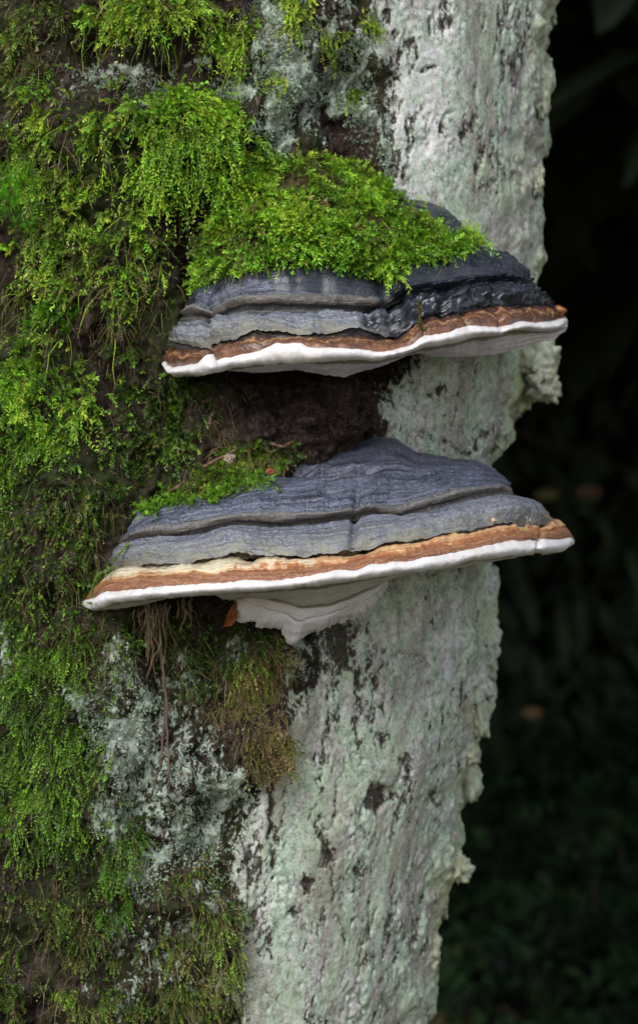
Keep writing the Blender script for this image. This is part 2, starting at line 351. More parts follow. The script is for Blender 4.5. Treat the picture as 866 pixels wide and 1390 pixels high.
OLIVE = [(745, 500, 30, 60, 1.0), (700, 520, 20, 30, .8), (715, 230, 20, 60, .3), (680, 460, 40, 20, .6), (640, 1060, 18, 36, 1.2), (630, 1180, 18, 30, 1.0), (650, 980, 12, 50, .6), (610, 1210, 20, 40, .5), (735, 60, 16, 60, .4), (715, 330, 20, 50, .5), (600, 1300, 20, 60, .5), (655, 800, 14, 50, .4)]
def blobs(px, py, L, p=2.0):
    o = np.zeros_like(px)
    for x, y, rx, ry, a in L:
        d = ((px - x) / rx) ** 2 + ((py - y) / ry) ** 2
        o = np.maximum(o, a * np.exp(-d ** (p / 2))) if a > 0 else o
    return o
def bumpsum(px, py, L):
    o = np.zeros_like(px)
    for x, y, rx, ry, a in L:
        o += a * np.exp(-(((px - x) / rx) ** 2 + ((py - y) / ry) ** 2))
    return o

def build_trunk():
    th = np.radians(np.concatenate([np.linspace(-180, -72, 34, endpoint=False), np.linspace(-72, 98, 560), np.linspace(98, 180, 26)[1:-1]]))
    z = np.concatenate([np.linspace(GROUND_Z - 0.15, -0.46, 36, endpoint=False), np.linspace(-0.46, 0.46, 640), 0.46 + 2.6 * np.linspace(0, 1, 44)[1:] ** 1.6])
    T, Z = np.meshgrid(th, z)
    cx = trunk_centre(Z)
    R = R0 + 0.09 * sstep(-0.7, GROUND_Z - 0.1, Z) ** 1.5 * (1 + 0.5 * np.cos(T * 5 + 0.6)) - 0.012 * np.maximum(Z - 0.5, 0)
    dirx, diry = np.sin(T), -np.cos(T)
    P0 = np.stack([cx + R * dirx, YA + R * diry, Z], -1)
    px, py = proj(P0)
    wob = fbm(P0, 22, 11, 4)
    pxw, pyw = px + 26 * wob, py + 26 * fbm(P0, 22, 17, 4)
    right = sstep(-26, 30, pxw - np.interp(py, [b[0] for b in RB], [b[1] for b in RB]))
    front = sstep(1.75, 1.45, np.abs(T))
    old = 1 - right
    # relief
    d = 0.010 * fbm(P0, 9, 21, 3) * (0.4 + 0.8 * old)
    d += old * (0.015 * fbm(P0, 24, 31, 5, 0.58) - 0.004 * np.abs(fbm(P0, 60, 41, 3)) + 0.0025 * fbm(P0, 180, 44, 3))
    Pv = P0 * np.array([1, 1, 0.22])
    d += right * (0.0016 * fbm(Pv, 26, 51, 3, 0.5) + 0.0003 * fbm(P0, 70, 55, 2, 0.5) + 0.00045 * fbm(P0, 240, 57, 3, 0.7) * (0.4 + 1.6 * sstep(-0.1, 0.3, pn(P0, 18, 58))))
    # plates: the crust breaks along slanting fissures
    fis = np.abs(pn(P0 * np.array([1, 1, 0.35]) + 0.03 * fbm(P0, 30, 71, 3)[..., None], 17, 61))
    d -= right * 0.0035 * np.exp(-(fis / 0.02) ** 2) * sstep(0.1, 0.3, pn(P0, 14, 65) + 0.05)
    d += blobs(px, py, [(420, 565, 130, 62, 1.0)], 3) * old * (0.013 * (0.4 - np.abs(fbm(P0 * np.array([0.45, 0.45, 1.2]) + 0.02 * fbm(P0, 25, 66, 2)[..., None], 40, 67, 3))) + 0.002 * fbm(P0, 120, 69, 3))
    d += 0.0013 * bumpsum(pxw, pyw, BUMPS) * front
    dark = np.maximum(blobs(pxw, pyw, DARK), 0) * front
    white = blobs(pxw, pyw, WHITE) * front
    fl = fbm(P0 * np.array([1, 1, 0.30]), 120, 83, 4, 0.65) + 0.75 * fbm(P0 * np.array([1, 1, 0.6]), 24, 85, 2) - 0.1
    dark = np.maximum(dark, 0.60 * sstep(0.25, 0.47, fl) * front)
    lich_p = blobs(px + 40 * wob, py + 40 * fbm(P0, 40, 19, 3), LICH)
    olive = np.clip(blobs(pxw, pyw, OLIVE) * front + 0.7 * sstep(1.15, 1.5, T) * sstep(0.0, 0.3, pn(P0, 20, 88) + 0.1), 0, 1)
    lichen = np.maximum(right * 0.98, lich_p * front)
    lichen = np.where(front < 0.5, np.maximum(lichen, 0.5 + 0.3 * (T > 0)), lichen)
    d += 0.0016 * sstep(0.4, 0.7, lichen + 0.5 * fbm(P0, 120, 77, 3)) * old
    d -= 0.0028 * sstep(0.4, 0.7, dark + 0.5 * fbm(P0, 110, 79, 3)) * right
    # outline of the right-hand edge
    ex, pyr = edge_x(Z)
    dev = (np.interp(pyr, [s[0] for s in SIL], [s[1] for s in SIL]) - ex) * S * 1.17 * (np.abs(Z) < 0.47)
    d += dev * np.exp(-((T - math.radians(84)) / 0.33) ** 2)
    d += (0.0055 * fbm(P0, 42, 91, 4, 0.6) + 0.004 * np.abs(fbm(P0, 25, 93, 3, 0.6))) * sstep(0.85, 1.35, T) * front
    d += sstep(0.5, 3.0, Z) * 0.03 * fbm(P0, 6, 95, 3)
    P = P0.copy(); P[..., 0] += d * dirx; P[..., 1] += d * diry
    top = Z.shape[0] - 1
    P[top, :, 2] += 0.18 * fbm(P0[top], 14, 97, 3) + 0.1
    nr, nc = Z.shape
    F = grid_faces(nr, nc, 0, True)
    V = P.reshape(-1, 3)
    film = np.clip(old * (0.5 + 1.2 * fbm(P0, 16, 99, 3)), 0, 1) * (1 - blobs(px, py, [(420, 565, 140, 70, 1.0)], 3))
    A = dict(lichen=lichen, dark=dark, white=white, film=film, olive=olive, patch=np.clip(old * 1.2, 0, 1))
    A = {k: v_.ravel() for k, v_ in A.items()}
    # broken top
    c = len(V); V = np.vstack([V, [[P[top, :, 0].mean(), P[top, :, 1].mean(), P[top, :, 2].min() - 0.05]]])
    A = {k: np.append(v_, 0.0) for k, v_ in A.items()}
    j = np.arange(nc); b = (nr - 1) * nc
    capF = np.stack([b + j, b + (j + 1) % nc, np.full(nc, c), np.full(nc, c)], -1)
    me = mesh_np('bark', V, F, M_TRUNK, True, A)
    tree = empty('tree_trunk', (float(trunk_centre(np.array(GROUND_Z))), YA, GROUND_Z))
    tag(tree, 'leaning old trunk, mossy on its left, pale lichen-crusted on its right', 'tree')
    o = obj('bark', me); o.parent = tree; o.matrix_parent_inverse = tree.matrix_basis.inverted()
    capm = bpy.data.meshes.new('broken_top'); capm.from_pydata([tuple(v_) for v_ in V[b:b + nc]] + [tuple(V[c])], [], [(k, (k + 1) % nc, nc) for k in range(nc)])
    capm.materials.append(M_TWIG); co = obj('broken_top', capm, tree); co.matrix_parent_inverse = tree.matrix_basis.inverted()
    # sampling data for what grows on it
    sel = (np.abs(T) < math.radians(97)) & (np.abs(Z) < 0.46) & (T > math.radians(-71))
    dT = np.gradient(P, axis=1); dZ = np.gradient(P, axis=0); N = unit(np.cross(dT, dZ))
    Ns = unit(0.5 * N + 0.7 * np.stack([dirx, diry, np.zeros_like(T)], -1))
    qx, qy = proj(P)
    thin = np.random.default_rng(3).random(int(sel.sum())) < 0.3
    return tree, dict(P=P[sel][thin], N=Ns[sel][thin], px=qx[sel][thin], py=qy[sel][thin], lichen=lichen[sel][thin], right=right[sel][thin])
TREE, TR = build_trunk()
def trunk_at(px, py):
    """surface point nearest to a photo pixel"""
    i = np.argmin((TR['px'] - px) ** 2 + (TR['py'] - py) ** 2)
    return TR['P'][i], TR['N'][i]
def child(o, parent):
    o.parent = parent; o.matrix_parent_inverse = parent.matrix_basis.inverted(); return o

# bark plates standing proud of the right-hand edge
def lump(name, px, py, rx, ry, rz, seed, parent, Y=None, mat=None, rough=0.5):
    p, n = trunk_at(px, py)
    c = at(px, py, p[1] + 0.004 if Y is None else Y)
    u, v = np.meshgrid(np.linspace(0, 2 * math.pi, 42, endpoint=False), np.linspace(0.02, math.pi - 0.02, 24))
    Q = np.stack([np.cos(u) * np.sin(v), np.sin(u) * np.sin(v), np.cos(v)], -1)
    Q = np.sign(Q) * np.abs(Q) ** 0.8
    r = 1 + rough * fbm(Q + seed * 7.1, 1.6, seed, 4, 0.6) + 0.12 * fbm(Q + seed, 6, seed + 3, 3)
    V = c + Q * r[..., None] * np.array([rx, rz, ry]) * S
    n_ = V.shape[0] * V.shape[1]
    h = np.clip(0.2 + 0.9 * sstep(-0.3, 0.3, fbm(Q + seed, 1.5, seed + 8, 3)), 0, 1)
    A = dict(lichen=np.full(n_, 0.95), dark=np.full(n_, 0.05), white=np.full(n_, 0.1), film=np.full(n_, 0.4), olive=0.6 * h.ravel())
    me = mesh_np(name, V, np.concatenate([grid_faces(24, 42, 0, True)]), mat or M_TRUNK, True, A)
    return child(obj(name, me), parent)
for i, (x, y, rx, ry, rz) in enumerate([(730, 488, 30, 34, 32), (736, 524, 25, 22, 28), (702, 516, 25, 44, 32), (634, 1056, 18, 34, 26), (618, 1178, 22, 21, 24), (738, 105, 11, 10, 18), (678, 590, 14, 17, 22), (662, 850, 12, 28, 24), (742, 20, 12, 20, 22), (735, 195, 12, 20, 18), (728, 245, 10, 22, 20), (724, 325, 12, 26, 20), (735, 140, 12, 24, 20), (690, 555, 14, 20, 22), (664, 905, 10, 24, 20), (652, 975, 12, 26, 22), (640, 1022, 12, 16, 20), (618, 1128, 10, 24, 20), (598, 1225, 10, 24, 20), (588, 1290, 10, 24, 20), (668, 790, 9, 22, 18)]):
    lump('bark_plate', x, y, rx, ry, rz, 20 + i, TREE)

# ------------------------------------------------------------------ bracket fungi
NT_COLS = 560
def bracket(name, label, curves, bands, yl, yr, seed, dents, wetfn, back=0.09, ragged=(), ledges=()):
    """curves: (points in photo pixels, protrusion in m). bands[k] lies between curve k and k+1:
       (part name, material, rows, bulge m, (out, up) of the bulge, relief m)"""
    tau = np.linspace(0, 1, NT_COLS); t = 0.55 * (1 - np.cos(math.pi * tau)) / 2 + 0.45 * tau
    f = (1 - np.abs(2 * t - 1) ** 2.3) ** 0.62
    pnx, pny = (2 * t - 1) * 0.8, -np.sqrt(np.maximum(1 - (2 * t - 1) ** 2, 0.02))
    out = unit(np.stack([pnx, pny, 0 * t], -1))
    C = []
    for k, (pts, prot) in enumerate(curves):
        x = pts[0][0] + (pts[-1][0] - pts[0][0]) * t
        y = smooth_curve(pts, x, 4.0)
        q = np.stack([x * 0.01, np.full_like(x, k * 3.1 + seed), 0 * x], -1)
        fade = np.minimum(1, np.minimum(t, 1 - t) * 25)
        y = y + fade * (1.6 * pn(q, 5, 5) + 1.2 * pn(q, 14, 6) + (k in ragged) * (5.0 * pn(q, 2.6, 14) + 3.0 * np.abs(pn(q, 8, 15)) + 1.6 * pn(q, 17, 16)))
        Y = yl + (yr - yl) * t - (prot + 0.0025 * fade * pn(q, 4, 9)) * f
        p = at(x, y, Y)
        # carry each zone on round the hidden back on both ends
        j = np.linspace(0, 1, 14)[1:]
        ang = j * 1.75
        rgt = p[-1] + np.stack([-0.05 * (1 - np.cos(ang)), back * np.sin(ang), 0 * j], -1)
        lft = p[0] + np.stack([0.03 * (1 - np.cos(ang)), 0.06 * np.sin(ang), 0 * j], -1)
        C.append(np.vstack([lft[::-1], p, rgt]))
    ne = 13
    outx = np.vstack([np.repeat(out[:1], ne, 0), out, np.repeat(out[-1:], ne, 0)])
    tx = np.concatenate([np.zeros(ne), t, np.ones(ne)])
    arc = np.concatenate([[0], np.cumsum(np.linalg.norm(np.diff(C[3], axis=0), axis=1))])
    rows, meta, vv = [], [], 0.0
    for k, (nm, mat, n, bulge, (ao, au), relief) in enumerate(bands):
        s = np.linspace(0, 1, n)
        nd = unit(outx * ao + np.array([0, 0, au]))
        ln = np.linalg.norm(C[k + 1] - C[k], axis=1).mean()
        shape = np.sin(math.pi * s) ** 0.75
        blk = C[k][None] * (1 - s)[:, None, None] + C[k + 1][None] * s[:, None, None]
        mod = 1 + 0.35 * pn(np.stack([arc * 30, np.full_like(arc, k * 2.3), 0 * arc], -1), 1, seed)
        mod = mod * np.clip(np.minimum(tx, 1 - tx) * 22 + 0.15, 0, 1)
        if nm == 'old_cap_crust': mod = mod * np.maximum(4 * tx * (1 - tx), 0) ** 0.8
        blk = blk + (bulge * shape)[:, None, None] * nd[None] * mod[None, :, None]
        # relief: coarse swellings, rings, grain; faded at the zone's borders so that the zones stay joined
        fd = np.minimum(1, np.sin(math.pi * s) * 2.2)[:, None]
        Q = blk + seed
        ring = pn(np.stack([np.broadcast_to(arc[None] * 14, blk.shape[:2]), np.broadcast_to((vv + s * ln)[:, None] * 260, blk.shape[:2]), 0 * blk[..., 0]], -1), 1, seed + 3)
        dd = relief * (1.6 * fbm(Q, 35, seed + k, 3) + 0.9 * ring + 0.5 * fbm(Q, 240, seed + 7, 3)) * fd
        if nm in ('old_cap_crust', 'grey_growth_zone'):
            for li, (s0, mm, wd) in enumerate(ledges if nm == 'old_cap_crust' else [(0.22, 0.9, 0.02), (0.40, 0.8, 0.02), (0.60, 1.3, 0.025), (0.78, 0.8, 0.02)]):    # older growth lines: a step that falls off sharply on its outer side
                sw = s[:, None] - s0 - 0.035 * fbm(np.stack([arc * 22, 0 * arc + li * 5.3, 0 * arc], -1), 1, seed + 5, 3)[None]
                dd = dd + 0.001 * mm * np.exp(-(np.where(sw < 0, sw / (wd * 3), sw / wd)) ** 2) * np.clip(0.6 + 1.2 * pn(np.stack([arc * 12, 0 * arc + li, 0 * arc], -1), 1, 41), 0, 1.4)[None]
        qx, qy = proj(blk)
        if nm in ('grey_growth_zone', 'groove', 'growth_ridge', 'old_cap_crust'):
            dd = dd + wetfn('', qx, qy, blk) * 0.0042 * (np.abs(fbm(Q, 55, seed + 31, 3)) * 1.6 - 0.35) * fd * (0.45 if nm == 'old_cap_crust' else 1)
        for (x, y, rx, ry, mm, lean) in dents:
            w = np.exp(-(np.abs((qx - x - lean * (qy - y)) / rx) ** 2 + ((qy - y) / ry) ** 4))
            dd = dd - 0.001 * mm * w
        blk = blk + dd[..., None] * nd[None]
        rows.append(blk); meta.append((nm, mat, s, vv, ln)); vv += ln
    root = empty(name, tuple(float(v) for v in (C[0].mean(0) + np.array([0, 0.03, 0]))))
    tag(root, label, 'bracket fungus', 'bracket fungi on the trunk')
    res = {}
    for blk, (nm, mat, s, v0, ln) in zip(rows, meta):
        nr, nc = blk.shape[:2]
        qx, qy = proj(blk)
        U = np.stack([np.broadcast_to(arc[None], (nr, nc)), np.broadcast_to((v0 + s * ln)[:, None], (nr, nc))], -1)
        A = dict(across=np.broadcast_to(s[:, None], (nr, nc)), wet=wetfn(nm, qx, qy, blk), along=np.broadcast_to(tx[None], (nr, nc)), stain=np.broadcast_to((sstep(0.30, 0.05, s) if nm == 'pore_surface' else (nm in ('pore_lip', 'rim_crease')) + 0 * s)[:, None], (nr, nc)))  # mask for the painted crease shade under the rim
        me = mesh_np(nm, blk, grid_faces(nr, nc)[:, ::-1], mat, True, A, None, U.reshape(-1, 2))
        child(obj(nm, me), root)
        res[nm if nm not in res else nm + '_2'] = blk
    return root, res

CR_TOP = m_crust('cap_crust_upper', (0.036, 0.043, 0.076), (0.084, 0.097, 0.152), (0.012, 0.012, 0.017), (0.21, 0.222, 0.275), 0.38)
CR_RIDGE = m_crust('cap_crust_ridge', (0.085, 0.085, 0.098), (0.145, 0.143, 0.150), (0.04, 0.033, 0.028), (0.26, 0.25, 0.22), 0.55, low=(0.115, 0.083, 0.058))
CR_GROOVE = m_crust('cap_crust_groove', (0.030, 0.029, 0.034), (0.075, 0.072, 0.075), (0.012, 0.011, 0.011), (0.22, 0.20, 0.17), 0.7)
CR_BIG = m_crust('cap_crust_lower', (0.082, 0.095, 0.148), (0.165, 0.182, 0.244), (0.030, 0.030, 0.037), (0.33, 0.345, 0.375), 0.5, low=(0.235, 0.225, 0.170))
CR_EDGE = m_crust('cap_crust_under_lip', (0.045, 0.034, 0.026), (0.13, 0.10, 0.07), (0.015, 0.011, 0.009), (0.25, 0.19, 0.12), 0.7)
TANS = [(0.0, (0.24, 0.10, 0.045)), (0.15, (0.44, 0.23, 0.10)), (0.35, (0.62, 0.40, 0.21)), (0.5, (0.52, 0.27, 0.12)), (0.62, (0.60, 0.36, 0.18)), (0.85, (0.40, 0.16, 0.06)), (1.0, (0.30, 0.11, 0.045))]
CREAM = m_brown('cream_margin', [(0.0, (0.34, 0.30, 0.18)), (0.3, (0.47, 0.43, 0.30)), (0.6, (0.56, 0.50, 0.35)), (0.8, (0.56, 0.42, 0.25)), (1.0, (0.45, 0.24, 0.11))], 0.6, 0.4, 170, TANS)
RUST = m_brown('rust_margin', [(0.0, (0.42, 0.19, 0.08)), (0.2, (0.23, 0.085, 0.035)), (0.42, (0.36, 0.17, 0.085)), (0.6, (0.19, 0.075, 0.035)), (0.8, (0.27, 0.125, 0.065)), (1.0, (0.22, 0.09, 0.045))], 0.55)
WETRUST = m_brown('wet_rust_margin', [(0.0, (0.018, 0.010, 0.010)), (0.28, (0.060, 0.027, 0.021)), (0.43, (0.12, 0.048, 0.026)), (0.52, (0.42, 0.23, 0.10)), (0.59, (0.15, 0.058, 0.028)), (0.8, (0.078, 0.034, 0.022)), (1.0, (0.20, 0.085, 0.045))], 0.25, 0.6, 90, None, 0.15)
WHITE_RIM = m_white('white_rim', (0.60, 0.575, 0.565), (0.69, 0.67, 0.665), (0.52, 0.43, 0.33), 0.5)
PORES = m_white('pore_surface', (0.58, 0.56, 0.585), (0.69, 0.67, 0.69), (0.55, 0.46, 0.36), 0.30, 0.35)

# ---- lower bracket
L_TOP = [(160, 728), (172, 702), (190, 688), (229, 674), (300, 652), (370, 634), (392, 622), (415, 616), (473, 604), (515, 593), (538, 595), (565, 614), (595, 617), (614, 623), (642, 624), (665, 633), (686, 650)]
L_A = [(163, 733), (188, 721), (215, 711), (239, 712), (280, 702), (341, 694), (382, 695), (422, 694), (458, 693), (478, 689), (494, 687), (542, 685), (584, 672), (609, 664), (680, 656), (692, 661)]
L_B = [(161, 738), (197, 727), (239, 724), (280, 715), (321, 705), (377, 709), (432, 703), (481, 697), (503, 693), (533, 700), (556, 693), (595, 682), (642, 671), (680, 665), (697, 671)]
L_C = [(150, 757), (181, 739), (215, 732), (262, 728), (280, 724), (318, 716), (369, 717), (432, 713), (481, 707), (500, 700), (538, 703), (572, 697), (619, 684), (680, 673), (700, 674), (722, 681)]
L_D = [(150, 777), (169, 767), (215, 766), (262, 762), (300, 754), (318, 750), (382, 753), (432, 750), (480, 748), (508, 737), (572, 732), (616, 721), (680, 712), (701, 707), (709, 711), (734, 712), (748, 702)]
L_E0 = [(146, 780), (169, 771), (215, 769), (262, 765), (300, 756), (318, 752), (340, 758), (382, 756), (432, 755), (480, 752), (508, 741), (572, 735), (616, 724), (680, 714), (701, 709), (709, 713), (734, 714), (754, 704)]
L_E1 = [(133, 792), (152, 787), (192, 781), (239, 778), (300, 775), (360, 771), (420, 769), (480, 763), (520, 752), (560, 748), (600, 742), (640, 731), (680, 724), (730, 720), (768, 716)]
L_E = [(114, 815), (130, 811), (142, 804), (199, 799), (232, 795), (300, 791), (331, 788), (382, 787), (432, 779), (463, 773), (480, 776), (503, 766), (549, 762), (619, 749), (680, 737), (697, 733), (728, 735), (736, 730), (757, 733), (777, 729)]
L_F = [(113, 822), (125, 829), (142, 825), (158, 819), (199, 814), (248, 810), (300, 806), (356, 803), (407, 798), (458, 792), (500, 786), (549, 779), (609, 771), (642, 761), (682, 757), (724, 752), (763, 749), (778, 738)]
L_H = [(118, 823), (125, 829), (151, 828), (197, 821), (235, 808), (290, 806), (297, 810), (308, 813), (323, 811), (368, 812), (410, 822), (446, 820), (500, 799), (524, 789), (560, 776), (610, 772), (651, 765), (690, 758), (724, 752), (757, 748), (773, 740)]
L_K = [(130, 815), (200, 808), (300, 800), (400, 806), (450, 804), (520, 782), (600, 765), (700, 748), (765, 736)]
def wet_lower(nm, qx, qy, P):
    return 0 * qx + (0.5 * np.exp(-(((qx - 440) / 150) ** 2 + ((qy - 655) / 20) ** 2)) * 0 )
DENT_L = [(482, 705, 5, 42, 5, -0.10), (500, 742, 14, 10, 5, 0), (733, 735, 3.0, 26, 4.5, -0.2), (430, 640, 50, 5, 9, 0), (492, 638, 16, 4, 8, 0), (388, 637, 10, 5, 7, 0), (340, 756, 9, 7, 3, 0), (412, 752, 14, 6, 4, 0), (712, 710, 8, 9, 4, 0)]
LOWER, LB = bracket('bracket_fungus', 'lower of the two bracket fungi, wide blue-grey cap with orange-brown and white margin', 
    [(L_TOP, 0.000), (L_A, 0.070), (L_B, 0.074), (L_C, 0.072), (L_D, 0.122), (L_E0, 0.116), (L_E1, 0.127), (L_E, 0.138), (L_F, 0.134), ([(x, y - 7.0 * abs(math.sin(math.pi * (min(max(x, 113), 778) - 113) / 665)) ** 0.5) for x, y in L_F], 0.127), ([(x, y - 0.5) for x, y in L_F], 0.121), (L_H, 0.075), (L_K, -0.03)],
    [('old_cap_crust', CR_TOP, 54, 0.007, (0.6, 0.8), 0.0011), ('growth_ridge', CR_RIDGE, 16, 0.0040, (0.9, 0.3), 0.0009), ('groove', CR_GROOVE, 12, -0.0042, (0.9, 0.2), 0.0007),
     ('grey_growth_zone', CR_BIG, 36, 0.0080, (0.75, 0.65), 0.0013), ('crust_lip', CR_EDGE, 8, -0.0015, (0.9, -0.2), 0.0006), ('cream_margin_band', CREAM, 16, 0.0022, (0.8, 0.5), 0.0008),
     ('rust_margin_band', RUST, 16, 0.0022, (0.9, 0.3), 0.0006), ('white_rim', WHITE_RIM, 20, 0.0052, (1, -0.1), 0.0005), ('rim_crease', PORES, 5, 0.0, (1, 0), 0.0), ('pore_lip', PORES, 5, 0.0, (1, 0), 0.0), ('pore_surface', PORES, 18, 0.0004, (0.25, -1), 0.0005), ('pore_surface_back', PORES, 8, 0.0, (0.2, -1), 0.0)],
    0.012, 0.075, 3, DENT_L, wet_lower, 0.09, (4, 5, 6), [(0.94, 1.6, 0.012), (0.88, 1.9, 0.012), (0.80, 1.6, 0.012), (0.72, 1.3, 0.012), (0.62, 1.2, 0.012), (0.52, 0.9, 0.014), (0.40, 0.8, 0.016), (0.28, 0.7, 0.016)])
# the thick second layer of pores that hangs below, with its ragged lower edge
def hanging_layer(root, top, bot, y_top, y_bot, bulge, seed, name='hanging_pore_layer'):
    n, m = 240, 40
    u = np.linspace(0, 1, n)
    xt = top[0][0] + (top[-1][0] - top[0][0]) * u; yt = smooth_curve(top, xt, 6)
    b = np.array(bot, float); L = np.concatenate([[0], np.cumsum(np.hypot(*np.diff(b, axis=0).T))]); L /= L[-1]
    xb, yb = np.interp(u, L, b[:, 0]), np.interp(u, L, b[:, 1])
    q = np.stack([u * 40, 0 * u + seed, 0 * u], -1)
    xb = xb + 2.0 * pn(q, 1, 3); yb = yb + 4.0 * pn(q, 0.7, 4) + 2.4 * pn(q, 2.3, 5)
    e = np.sin(math.pi * u) ** 0.4
    Pt = at(xt, yt, y_top[0] + (y_top[1] - y_top[0]) * u - 0.012 * e); Pb = at(xb, yb, y_bot[0] + (y_bot[1] - y_bot[0]) * u - 0.006 * e)
    s = np.linspace(0, 1, m)
    blk = Pt[None] * (1 - s)[:, None, None] + Pb[None] * s[:, None, None]
    nd = np.array([0, -0.75, -0.65])
    lift = bulge * (np.sin(math.pi * s ** 0.8) ** 0.8)[:, None] * (0.25 + 0.75 * e)[None] + 0.0013 * fbm(blk + seed, 30, seed, 3) + 0.0008 * pn(blk * np.array([0.25, 1, 1]) + seed, 190, seed + 2) - 0.0022 * np.exp(-((s[:, None] - 0.30 - 0.06 * np.sin(u * 5)[None]) / 0.03) ** 2)
    blk = blk + lift[..., None] * nd
    th = np.array([0, 0.006, 0.001])
    blk = np.concatenate([blk[:1] + np.array([0, 0.012, 0.004]), blk, blk[-1:] + th * 0.5 + np.array([0, 0, 0.0]), blk[-1:] + th * 4], 0)
    V = np.concatenate([blk, blk[:, :1] * 1, ], 1)[:, :n]
    # returns at both ends
    blk = np.concatenate([V[:, :1] + np.array([0.004, 0.03, 0.0]), V[:, :1] + np.array([0.0, 0.004, 0]), V, V[:, -1:] + np.array([0, 0.004, 0]), V[:, -1:] + np.array([-0.004, 0.03, 0])], 1)
    nr, nc = blk.shape[:2]
    rows_ = np.concatenate([[0], s, [1, 1]])
    st = np.broadcast_to((np.exp(-((rows_ - 0.02) / 0.05) ** 2) + 0.75 * np.exp(-((rows_ - 0.30) / 0.025) ** 2))[:, None], (nr, nc))  # painted shade: dark lines along the top contact and the groove
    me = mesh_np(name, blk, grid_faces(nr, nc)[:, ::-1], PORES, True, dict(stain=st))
    return child(obj(name, me), root)
hanging_layer(LOWER, [(326, 806), (345, 803), (368, 811), (410, 821), (446, 819), (500, 798), (526, 786)],
              [(321, 812), (319, 828), (321, 842), (334, 845), (347, 845), (348, 853), (366, 854), (380, 855), (388, 871), (394, 875), (401, 873), (410, 863), (431, 857), (447, 850), (458, 845), (466, 847), (482, 840), (506, 827), (520, 808), (528, 790)],
              (-0.006, 0.0), (-0.006, 0.020), 0.0045, 5)
lip = hanging_layer(LOWER, [(294, 803), (310, 804), (326, 803)], [(295, 807), (302, 812), (312, 814), (322, 812), (326, 806)], (-0.02, -0.02), (-0.015, -0.015), 0.003, 9, 'pore_flap')

# ---- upper bracket
U_TOP = [(258, 404), (266, 392), (290, 360), (330, 320), (400, 272), (480, 255), (560, 268), (590, 278), (606, 284), (618, 300), (628, 318), (646, 334), (676, 344), (700, 356), (716, 370)]
U_A = [(250, 424), (258, 414), (268, 410), (280, 419), (290, 419), (314, 406), (330, 400), (372, 398), (410, 398), (460, 400), (511, 402), (525, 396), (545, 385), (585, 384), (617, 377), (635, 373), (684, 371), (719, 378)]
U_B = [(248, 429), (268, 425), (288, 429), (307, 421), (330, 412), (372, 411), (410, 412), (460, 413), (513, 415), (528, 404), (548, 395), (580, 391), (617, 387), (638, 380), (684, 378), (721, 383)]
U_C = [(234, 445), (256, 436), (289, 434), (307, 429), (339, 426), (372, 424), (410, 424), (460, 423), (499, 423), (525, 414), (548, 404), (580, 403), (617, 396), (638, 388), (672, 386), (725, 390)]
U_D = [(228, 460), (245, 467), (275, 471), (284, 469), (314, 460), (349, 447), (380, 449), (410, 452), (435, 452), (470, 448), (492, 446), (510, 452), (525, 456), (545, 447), (562, 438), (580, 426), (622, 423), (635, 418), (672, 412), (718, 413), (752, 414)]
U_E0 = [(226, 472), (245, 471), (265, 473), (281, 476), (296, 468), (314, 463), (349, 452), (380, 461), (410, 458), (435, 456), (470, 453), (492, 453), (510, 458), (525, 459), (545, 450), (562, 441), (580, 429), (622, 426), (635, 421), (672, 415), (718, 416), (757, 417)]
U_E = [(222, 488), (233, 499), (255, 496), (275, 490), (280, 480), (287, 482), (292, 490), (302, 486), (349, 478), (374, 466), (410, 466), (416, 471), (446, 472), (476, 473), (520, 478), (557, 469), (575, 456), (600, 453), (633, 442), (679, 444), (705, 435), (728, 439), (755, 434), (768, 431)]
U_F = [(221, 495), (238, 511), (275, 510), (307, 502), (349, 495), (400, 493), (469, 489), (515, 490), (548, 482), (575, 473), (600, 469), (617, 466), (638, 459), (677, 455), (691, 449), (723, 449), (746, 450), (770, 443)]
U_H = [(226, 500), (238, 511), (275, 509), (307, 501), (322, 502), (345, 506), (400, 502), (440, 509), (465, 512), (500, 502), (515, 497), (548, 482), (566, 479), (580, 483), (603, 485), (640, 484), (668, 481), (709, 473), (728, 465), (751, 461), (766, 448)]
U_K = [(236, 498), (320, 492), (400, 492), (465, 500), (520, 488), (600, 474), (668, 470), (720, 460), (757, 444)]
def wet_upper(nm, qx, qy, P):
    n = fbm(P, 60, 12, 3)
    w = sstep(488, 548, qx + 55 * n)
    if nm == 'old_cap_crust': w = np.maximum(0.85 * w, 0.8 * sstep(0.0, 0.35, fbm(P, 34, 14, 3) + 0.1 + 0.4 * sstep(400, 365, qy)))
    if nm in ('groove',): w = np.maximum(w, 0.35)
    if nm in ('crust_lip',): w = np.maximum(w, 0.8)
    return np.clip(w, 0, 1)
DENT_U = [(529, 405, 13, 55, 11, 0.25), (545, 395, 5, 40, 5, 0.1), (280, 440, 5, 30, 5, 0.0), (288, 487, 2.6, 24, 7, 0.35), (500, 432, 9, 12, 5, 0), (560, 420, 12, 12, -5, 0), (590, 408, 10, 10, -3, 0), (540, 436, 8, 10, -4, 0), (575, 445, 4, 14, 4, 0.2),
          (620, 402, 12, 10, -4, 0), (600, 418, 5, 16, 4, 0), (672, 400, 5, 14, 5, 0), (700, 402, 9, 9, -3, 0), (678, 432, 4, 20, 4, 0.3), (632, 432, 4, 14, 3, 0.4), (700, 345, 40, 4, -2, 0)]
